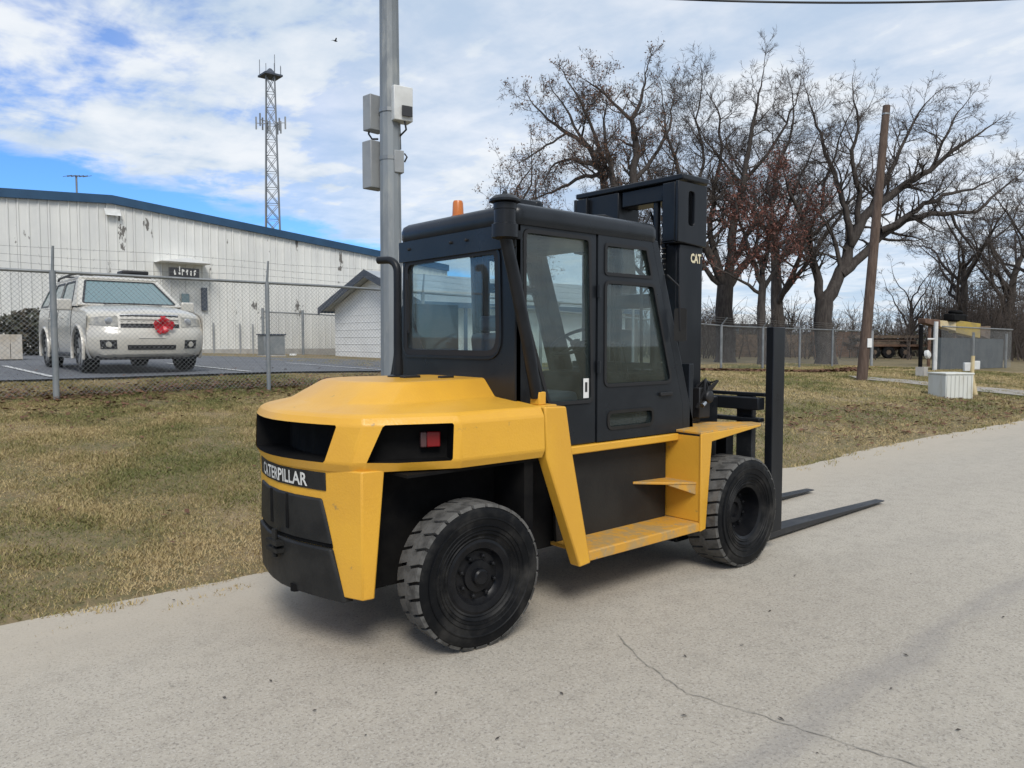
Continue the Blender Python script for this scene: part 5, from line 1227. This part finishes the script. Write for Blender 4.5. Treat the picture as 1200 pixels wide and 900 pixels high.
generic('bare_tree', 'thin bare tree with a straight stem left of the brown-leaved oak', 624, 48, 165, 67, .35, .6, 'leaf_brown', .7)
# trees on the other side of the road, seen mirrored in the cab glass
for (x, y, src, rz, lab) in ((-6.5, -17.0, trB, 1.0, 'bare tree across the road opposite the counterweight'), (9.0, -19.0, trC, 2.4, 'spreading bare tree across the road opposite the cab'), (-19.0, -6.0, trE, .5, 'russet oak across the road behind the camera side verge')):
    c = src.copy(); col.objects.link(c); c.location = (x, y, tz(x, y)); c.rotation_euler = (0, 0, rz); c['label'] = lab; c['group'] = 'trees across the road'
    for ch in src.children: copy_part(ch, c)
# brush: thin stems that nobody could count, along the far side of the yard
rb = random.Random(77); m_ = MB()
for k in range(2300):
    px_ = rb.choice((rb.uniform(800, 1240), rb.uniform(1090, 1240), rb.uniform(600, 850))); D = rb.uniform(50, 92); p = dep(px_, 410, D); z = tz(p.x, p.y); h = rb.uniform(1.6, 4.6) * (1.3 if px_ > 1090 else .85); q = Vector((p.x, p.y, z)); top_ = q + Vector((rb.uniform(-.8, .8), rb.uniform(-.8, .8), h))
    m_.tube([q, q.lerp(top_, .5) + jitter(rb, .12), top_], [.045, .03, .012], 3, False)
    for j in range(9):
        a = q.lerp(top_, rb.uniform(.25, 1)); e = a + Vector((rb.gauss(0, .5), rb.gauss(0, .5), rb.uniform(.2, 1.0))); m_.tube([a, e], [.016, .008], 3, False)
        if j % 3 == 0: m_.tube([e, e + jitter(rb, .4)], [.010, .007], 3, False)
tag(m_.build('brush', 'twig', None), 'tangle of bare brush along the far side of the yard', 'brush', kind='stuff')
rb = random.Random(78); m_ = MB()
for k in range(9000):
    px_ = rb.choice((rb.uniform(820, 1010), rb.uniform(990, 1240), rb.uniform(560, 1240))); D = rb.uniform(58, 92); p = dep(px_, 410, D); z = tz(p.x, p.y) + rb.random() ** 1.6 * 2.0; a = jitter(rb, 1).normalized() * .17; b = a.orthogonal().normalized() * .10; c = Vector((p.x, p.y, z)); m_.add([c - a, c + b, c + a, c - b], [(0, 1, 2, 3)])
tag(m_.build('undergrowth', mat('undergrowth_leaf', (.085, .062, .035), .9, c2=(.05, .055, .028), nscale=.6), None), 'dull undergrowth beneath the bare trees behind the yard', 'undergrowth', kind='stuff')

# ================================================================== RIGHT HAND FENCE, TIMBER POLE, YARD
RY = 17.7
fr_ = thing('chain_link_fence', (26, RY, tz(26, RY)), 'chain-link fence with angled barbed-wire arms running to the leaning timber pole', 'fence')
ex = atY(1019, 430, RY).x
fence_run(fr_, (14, RY), (ex, RY), 1.70, [], .075, .0019, .030)
for x in list(np.arange(14, ex - 1.5, 3.05)) + [ex]:
    z = tz(x, RY); m_ = MB(); rr_ = .05 if x != ex else .075; m_.tube([(x, RY - .09, z - .06), (x, RY - .09, z + 1.78)], rr_, 8); m_.tube([(x, RY - .09, z + 1.76), (x, RY - .35, z + 2.05)], [.03, .025], 6); m_.build('post', 'galv' if x != ex else 'box_grey', fr_, smooth=40)
for k, (o_, hh) in enumerate(((.17, 1.87), (.26, 1.96), (.34, 2.04))):
    m_ = MB(); m_.tube([(x, RY - o_ + .0, tz(x, RY) + hh) for x in np.linspace(14, ex, 16)], .006, 3, False); m_.build('barbed_wire', 'galv_wire', fr_)
wpb = onground(1009, 446); wtop = dep(1039, 124, (wpb - CAM).dot(_f) + .2); wtop2 = wtop
wp = thing('timber_pole', wpb, 'leaning brown timber utility pole at the end of the chain-link fence', 'pole')
m_ = MB(); m_.tube([wpb - Vector((0, 0, .3)), wpb.lerp(wtop, .35) + Vector((.04, 0, 0)), wpb.lerp(wtop, .7), wtop], [.165, .148, .130, .112], 12); m_.build('shaft', 'wood_pole', wp, smooth=50)
q = wpb.lerp(wtop, .965); m_ = MB(); m_.lathe([(.122, 0), (.122, .05)], q, (wtop - wpb).normalized(), 12, False); m_.build('pole_band', 'galv', wp)
q = wpb.lerp(wtop, .12); m_ = MB(); qq = q + _r * .10 - _f0 * .160; m_.prism([qq - _r * .07, qq + _r * .07, qq + _r * .07 + _f0 * .02, qq - _r * .07 + _f0 * .02], (0, 0, .28)); m_.build('pole_tag', 'sticker', wp)
# white tank box on the verge and the riser post beside it
bq_ = onground(1124, 468); ang = math.atan2(_r.y, _r.x) + .12; D0 = (bq_ - CAM).dot(_f); wd_ = 35 / F * D0; hb = 31 / F * D0
tk = thing('white_bin', bq_, 'low white ribbed box standing on the grass verge by the driveway', 'box'); tk.rotation_euler = (0, 0, ang)
def loc_box(par, x0, x1, y0, y1, z0, z1, name, mt, bev=None):
    me_b = MB().box(x0, x1, y0, y1, z0, z1); o = me_b.build(name, mt, None, bevel=bev); o.parent = par; o.location = (0, 0, 0); return o
loc_box(tk, -wd_ / 2, wd_ / 2, 0, .70, 0, hb - .05, 'body', 'tank', .02); loc_box(tk, -wd_ / 2 - .02, wd_ / 2 + .02, -.02, .72, hb - .05, hb, 'lid', 'tank', .015)
for k in range(7): xx = lerp(-wd_ / 2 + .04, wd_ / 2 - .04, k / 6); loc_box(tk, xx - .015, xx + .015, -.016, -.002, .03, hb - .07, 'rib', 'tank')
rq = onground(1143, 463); rp = thing('riser_post', rq, 'pale yellow pipe riser with a small white meter box behind the white bin', 'post')
Dr = (rq - CAM).dot(_f); sc = Dr / F; u = _r
m_ = MB(); m_.tube([rq - Vector((0, 0, .1)), rq + u * (-.12) + Vector((0, 0, 20 * sc)), rq + u * (-.10) + Vector((0, 0, 46 * sc))], [.07, .06, .05], 8); m_.build('pipe', 'pvc', rp, smooth=50)
m_ = MB(); m_.tube([rq + u * .06 - Vector((0, 0, .1)), rq - u * .10 + Vector((0, 0, 24 * sc))], .035, 8); m_.build('brace', 'pvc', rp)
for (du, z0, w_) in ((-.23, 28, .18), (.025, 30, .17)):
    c = rq + u * du + Vector((0, 0, (z0 + 5) * sc)); m_ = MB(); m_.prism([c - u * w_ / 2 + Vector((0, 0, -.12)), c + u * w_ / 2 + Vector((0, 0, -.12)), c + u * w_ / 2 + _f0 * .1 + Vector((0, 0, -.12)), c - u * w_ / 2 + _f0 * .1 + Vector((0, 0, -.12))], (0, 0, .24)); m_.build('meter_box', 'box_white', rp, bevel=.015)
# yard beyond the gate
def frame_at(px_, py_, D): p = dep(px_, py_, D); return Vector((p.x, p.y, tz(p.x, p.y)))
YD = 37.0
g0, g1 = frame_at(1092, 430, YD - 4), frame_at(1175, 430, YD + 1); ysf = thing('sheet_fence', g0, 'blue-grey corrugated sheet fence round the yard behind the white bin', 'fence')
ns = 12; dv = (g1 - g0) / ns; dv.z = 0; nv = Vector((-dv.y, dv.x, 0)).normalized()
for k in range(ns):
    a = g0 + dv * k; m_ = MB(); hh = 1.42; lo = []; 
    for q in range(9): lo.append(a + dv * (q / 8 * .985) + nv * (.035 if q % 2 else 0))
    z = tz(a.x, a.y); m_.loft([[(p.x, p.y, z) for p in lo], [(p.x, p.y, z + hh) for p in lo]], False, False); m_.build('sheet', 'yard_sheet', ysf)
for f in (0.0, .5, 1.0):
    a = g0.lerp(g1, f) - nv * .12; a.z = tz(a.x, a.y); m_ = MB(); m_.tube([a - Vector((0, 0, .1)), a + Vector((0, 0, 2.1 if f == 0 else 1.7))], .09 if f == 0 else .06, 8); m_.build('post', 'box_white' if f == 0 else 'galv', ysf)
fence_run(ysf, (g0 - nv * .35)[:2], (g1 - nv * .35)[:2], 1.85, [], .075, .0025, .03)
a = g0 + Vector((0, 0, 1.35)) - nv * .15; MB().tube([a - _r * .38, a + _r * .02], .04, 6).build('gate_bar', 'box_white', ysf)
# yellow boom resting on a rack above the sheets
ba, bb = dep(1080, 376, YD + 1.5), dep(1156, 390, YD + 3.5); bm_ = thing('crane_boom', ((ba.x + bb.x) / 2, (ba.y + bb.y) / 2, tz(ba.x, ba.y)), 'faded yellow crane boom laid on a rack above the blue-grey sheet fence', 'boom')
dv2 = (bb - ba); sdv = Vector((-dv2.y, dv2.x, 0)).normalized() * .22
def seg_box(f0, f1, h0, h1, name, mt):
    p, q = ba.lerp(bb, f0), ba.lerp(bb, f1); m_ = MB(); m_.loft([[p - sdv - Vector((0, 0, h0)), p + sdv - Vector((0, 0, h0)), p + sdv + Vector((0, 0, h0)), p - sdv + Vector((0, 0, h0))], [q - sdv - Vector((0, 0, h1)), q + sdv - Vector((0, 0, h1)), q + sdv + Vector((0, 0, h1)), q - sdv + Vector((0, 0, h1))]], True, True); return m_.build(name, mt, bm_, fixn=True, bevel=.02)
seg_box(0, .22, .12, .18, 'boom_tip', 'rust'); seg_box(.222, .46, .16, .24, 'boom_section', 'pvc'); seg_box(.462, .84, .32, .38, 'boom_section', 'boom_yellow'); seg_box(.842, 1.0, .25, .35, 'boom_foot', 'timber')
for f in (.12, .50, .90):
    p = ba.lerp(bb, f); g = Vector((p.x, p.y, tz(p.x, p.y))); MB().tube([g, p - Vector((0, 0, .2))], .08, 6).build('rack_leg', 'rust', bm_)
c = ba.lerp(bb, .5) + Vector((0, 0, .55)); m_ = MB(); m_.box(c.x - .9, c.x + .9, c.y - .25, c.y + .25, c.z - .28, c.z + .12); m_.box(c.x - .5, c.x + .6, c.y - .2, c.y + .2, c.z + .123, c.z + .3); m_.build('winch_drum', 'deep', bm_, bevel=.08)
# dark standpipe by the gate
vp = onground(1078, 441, 20, 60); sd_ = thing('standpipe', vp, 'dark standpipe with white valve wheel beside the yard gate', 'standpipe')
m_ = MB(); m_.tube([vp - Vector((0, 0, .1)), vp + Vector((0, 0, 1.9))], .075, 8); m_.tube([vp + Vector((0, 0, .9)), vp + Vector((.25, -.2, .75))], .09, 8); m_.build('pipe', 'deep', sd_); MB().lathe([(.16, 0), (.16, .1), (.1, .14)], vp + Vector((.1, -.15, .8)), (0, -1, .2), 12).build('valve_wheel', 'box_white', sd_)
MB().box(vp.x - .16, vp.x + .2, vp.y - .2, vp.y + .1, vp.z, vp.z + .35).build('footing', 'concrete', sd_)
# rusty flatbed trailer loaded with timber
tp0 = frame_at(1045, 430, 54); tl = thing('flatbed_trailer', tp0, 'rusty flatbed trailer stacked with weathered timber inside the yard', 'trailer')
u = _r; v = _f0
def tbx(u0, u1, v0, v1, z0, z1, name, mt): 
    q = [tp0 + u * a + v * b for a, b in ((u0, v0), (u1, v0), (u1, v1), (u0, v1))]; return MB().prism([(p.x, p.y, tp0.z + z0) for p in q], (0, 0, z1 - z0)).build(name, mt, tl)
tbx(-2.6, 2.4, 0, 2.0, .85, 1.0, 'deck', 'rust'); tbx(-2.6, 2.4, .6, 1.4, .60, .848, 'frame', 'rust')
rt_ = random.Random(9)
for lay in range(3):
    for k in range(4):
        o_ = rt_.uniform(-.5, .3); e_ = rt_.uniform(.3, 2.2) if rt_.random() < .8 else -1.2; tbx(-2.3 + o_, e_, .1 + .45 * k, .1 + .45 * k + .40, 1.003 + .22 * lay, 1.003 + .22 * lay + rt_.uniform(.10, .20), 'timber_baulk', ('timber', 'rust', 'wood_pole', 'bark')[rt_.randrange(4)])
for du in (-1.2, -.2, 1.0):
    c = tp0 + u * du + v * .05 + Vector((0, 0, .45)); m_ = MB(); m_.lathe([(.18, .02), (.20, 0), (.40, 0), (.45, .05), (.45, .25), (.2, .28)], c, v, 20); wlr = m_.build('wheel', 'tyre', tl, smooth=40); MB().lathe([(.001, .02), (.17, .015), (.18, .04)], c, v, 16).build('rim', 'timber', wlr)
# stacks and a rust-brown shed further left in the yard
for (px_, D, w_, h_, lab, nm, mt) in ((905, 56, 5.5, 1.5, 'dark weathered lumber stack behind the fence between the big trunks', 'lumber_stack', 'timber'), (985, 58, 4.0, 1.7, 'rusty scrap pile stacked behind the fence near the timber pole', 'scrap_stack', 'rust')):
    b = frame_at(px_, 430, D); st_ = thing(nm, b, lab, 'stack'); rr_ = random.Random(px_)
    z = 0
    while z < h_:
        hh = rr_.uniform(.18, .32); o_ = rr_.uniform(-.4, .4); q = [b + u * a + v * c for a, c in ((-w_ / 2 + o_, 0), (w_ / 2 + o_ * .5, 0), (w_ / 2 + o_ * .5, 1.5), (-w_ / 2 + o_, 1.5))]; MB().prism([(p.x, p.y, b.z + z) for p in q], (0, 0, hh - .015)).build('layer', mt, st_); z += hh
b = frame_at(893, 430, 85); fh = thing('distant_shed', b, 'distant low shed with a pale roof seen between the big trunks', 'building'); q = [b + u * a + v * c for a, c in ((-3.2, 0), (3.2, 0), (3.2, 6), (-3.2, 6))]
MB().prism([(p.x, p.y, b.z) for p in q], (0, 0, 2.9)).build('wall', 'yard_sheet', fh); rg0 = [q[0] - u * .3 + Vector((0, 0, 2.9)), q[1] + u * .3 + Vector((0, 0, 2.9))]
m_ = MB(); m_.loft([[(q[0].x, q[0].y, b.z + 2.92), (q[1].x, q[1].y, b.z + 2.92)], [((q[0] + q[3]).x / 2, (q[0] + q[3]).y / 2, b.z + 4.1), ((q[1] + q[2]).x / 2, (q[1] + q[2]).y / 2, b.z + 4.1)], [(q[3].x, q[3].y, b.z + 2.92), (q[2].x, q[2].y, b.z + 2.92)]], False, False); m_.build('roof', 'box_white', fh)
# overhead cable
m_ = MB(); CD = 15.0; pts = []
for t in np.linspace(-1, 1, 41): p = dep(990 + 600 * t, -1.0 + 4.2 - 40 * t * t, CD); pts.append(p)
m_.tube(pts, .022, 6, False); cb_ = m_.build('overhead_cable', 'cable', None, smooth=60, loc=pts[20]); tag(cb_, 'black overhead cable sagging across the sky above the trees', 'cable')
# ================================================================== GRASS, LEAF LITTER
def wob(x, y, s): return .5 + .25 * (math.sin(x * 1.31 * s + 1.7 * math.sin(y * .83 * s + 1)) + math.sin(y * 1.73 * s + 1.3 * math.sin(x * .71 * s + 2.2)))
def grass(n, seed, sampler, name, label, hgt, scale_by_d=True):
    rs_ = np.random.RandomState(seed); rr_ = random.Random(seed); V = np.zeros((n * 3, 3), np.float32); T = np.zeros(n * 3, np.float32); k = 0; tries = 0
    while k < n and tries < n * 12:
        tries += 1; x, y = sampler(rr_)
        D = x * _f0.x + y * _f0.y
        if D < 2: continue
        lat = (x * _r.x + y * _r.y) / D
        if lat < -.75 or lat > .75: continue
        if rr_.random() > min(1, (9.5 / D) ** 1.1): continue
        if y < edge_y(x) - .05 + .10 * rr_.random() - (.45 * rr_.random() ** 2 if wob(x, y * 2, 6.1) > .62 else 0): continue
        g = wob(x, y, .9) * .5 + wob(x + 7, y + 3, 2.9) * .3 + wob(x, y, 7.3) * .2
        bare = wob(x + 3, y + 9, 1.7) * .6 + wob(x, y + 5, 5.1) * .4
        if bare > .70 and rr_.random() < .45: continue
        nearedge = max(0, 1 - (y - EDGE) / .9)
        tone = (g - .5) * 1.35 + .41 + rr_.gauss(.04, .17) + (.25 * nearedge if y < EDGE + .9 and rr_.random() < .7 else 0)
        sc_ = max(1.0, D / 9.0) if scale_by_d else 1.0; h = hgt * rr_.uniform(.45, 1.25) * (.65 + .9 * wob(x + 2, y, 4.3)) * (1 + .12 * (sc_ - 1)); wd = .0045 * sc_ * rr_.uniform(.7, 1.4)
        a = rr_.uniform(0, 6.2832); ca, sa_ = math.cos(a), math.sin(a); lean = h * rr_.uniform(.2, 1.5); b = rr_.uniform(0, 6.2832); z = max(tz(x, y), -.002) - .004
        V[3 * k] = (x - ca * wd, y - sa_ * wd, z); V[3 * k + 1] = (x + ca * wd, y + sa_ * wd, z); V[3 * k + 2] = (x + math.cos(b) * lean, y + math.sin(b) * lean, z + h)
        T[3 * k:3 * k + 3] = min(max(tone, 0), 1); k += 1
    V = V[:3 * k]; T = T[:3 * k]; me = bpy.data.meshes.new(name); me.vertices.add(3 * k); me.vertices.foreach_set('co', V.ravel()); me.loops.add(3 * k); me.loops.foreach_set('vertex_index', np.arange(3 * k, dtype=np.int32)); me.polygons.add(k); me.polygons.foreach_set('loop_start', np.arange(0, 3 * k, 3, dtype=np.int32)); me.update(calc_edges=True)
    at = me.attributes.new('tone', 'FLOAT', 'POINT'); at.data.foreach_set('value', T); me.materials.append(M['blade'])
    o = bpy.data.objects.new(name, me); col.objects.link(o); tag(o, label, 'grass', kind='stuff'); return o
grass(400000, 1, lambda r: (r.uniform(-.5, 9.0), r.uniform(EDGE - .5, 12.9)), 'grass', 'short dry lawn grass on the bank between road and fence', .025)
grass(230000, 2, lambda r: (r.uniform(9.0, 38.0), r.uniform(EDGE - .5, 22)), 'grass', 'dry mown grass on the verge towards the timber pole', .036)
rl = random.Random(6); m_ = MB()
def leaf_at(x, y, z, s, m_):
    a = rl.uniform(0, 6.28); u = Vector((math.cos(a), math.sin(a), rl.uniform(-.3, .4))) * s; w = Vector((-math.sin(a), math.cos(a), rl.uniform(-.3, .4))) * s * .5; c = Vector((x, y, z + .3 * s)); m_.add([c - u, c + w, c + u, c - w + Vector((0, 0, .2 * s))], [(0, 1, 2, 3)])
for k in range(5200):
    x = rl.uniform(-2, 9); y = FY + .05 + abs(rl.gauss(0, .42)) * (1 if rl.random() < .65 else -1.6) + .2 * math.sin(x * 1.9); leaf_at(x, y, tz(x, y) + rl.random() * .05, rl.uniform(.02, .05), m_)
for k in range(4500):
    x = rl.uniform(14, 33); y = 14.6 + rl.gauss(0, .28) + .3 * math.sin(x * .8) + .10 * (x - 20) * .2; leaf_at(x, y, tz(x, y) + rl.random() * .06, rl.uniform(.05, .11), m_)
for k in range(700):
    x = rl.uniform(0, 30); y = rl.uniform(EDGE + .2, 16); leaf_at(x, y, tz(x, y) + .03, rl.uniform(.015, .04), m_)
for k in range(900):
    x = rl.uniform(12, 24); y = rl.uniform(EDGE + .1, EDGE + 2.2); leaf_at(x, y, tz(x, y) + .02, rl.uniform(.03, .07), m_)
tag(m_.build('leaf_litter', 'leaf_brown', None), 'brown dead leaves drifted along the fences and verge', 'leaf litter', kind='stuff')
m_ = MB()
for (px_, py_) in ((801, 771), (867, 758), (799, 841), (914, 845), (1043, 809), (968, 748), (1098, 788), (1059, 770), (1175, 725), (955, 885), (320, 800), (261, 820), (429, 864), (509, 814), (449, 780), (1002, 665), (932, 676), (200, 806), (205, 705), (700, 690), (905, 718), (1120, 858), (660, 815), (585, 868), (370, 835), (1068, 674)):
    p = road_pt(px_ + rl.uniform(-3, 3), py_); leaf_at(p[0], p[1], .008, rl.uniform(.008, .017), m_)
tag(m_.build('road_debris', mat('dark_leaf_crumb', (.06, .05, .04), .9), None), 'small dark leaf scraps scattered on the road', 'debris', kind='stuff')
m_ = MB()
for k in range(9000):
    D = rl.uniform(2.6, 16); lat = rl.uniform(-.72, .72); p = _f0 * D + _r * lat * D
    if p.y > edge_y(p.x) + .05 or p.y < -4: continue
    s = rl.uniform(.0018, .0045) ; z = .003
    if rl.random() > .35 and p.y < 4.4: continue
    a = rl.uniform(0, 3); c, si = math.cos(a) * s, math.sin(a) * s; m_.add([(p.x + c, p.y + si, z), (p.x - si, p.y + c, z), (p.x - c, p.y - si, z), (p.x + si, p.y - c, z), (p.x, p.y, z + s * 1.1)], [(0, 1, 4), (1, 2, 4), (2, 3, 4), (3, 0, 4)])
tag(m_.build('gravel_grit', mat('grit', (.46, .42, .35), .9, c2=(.34, .31, .26), nscale=9), None), 'loose pale grit on the road surface and shoulder', 'gravel', kind='stuff')
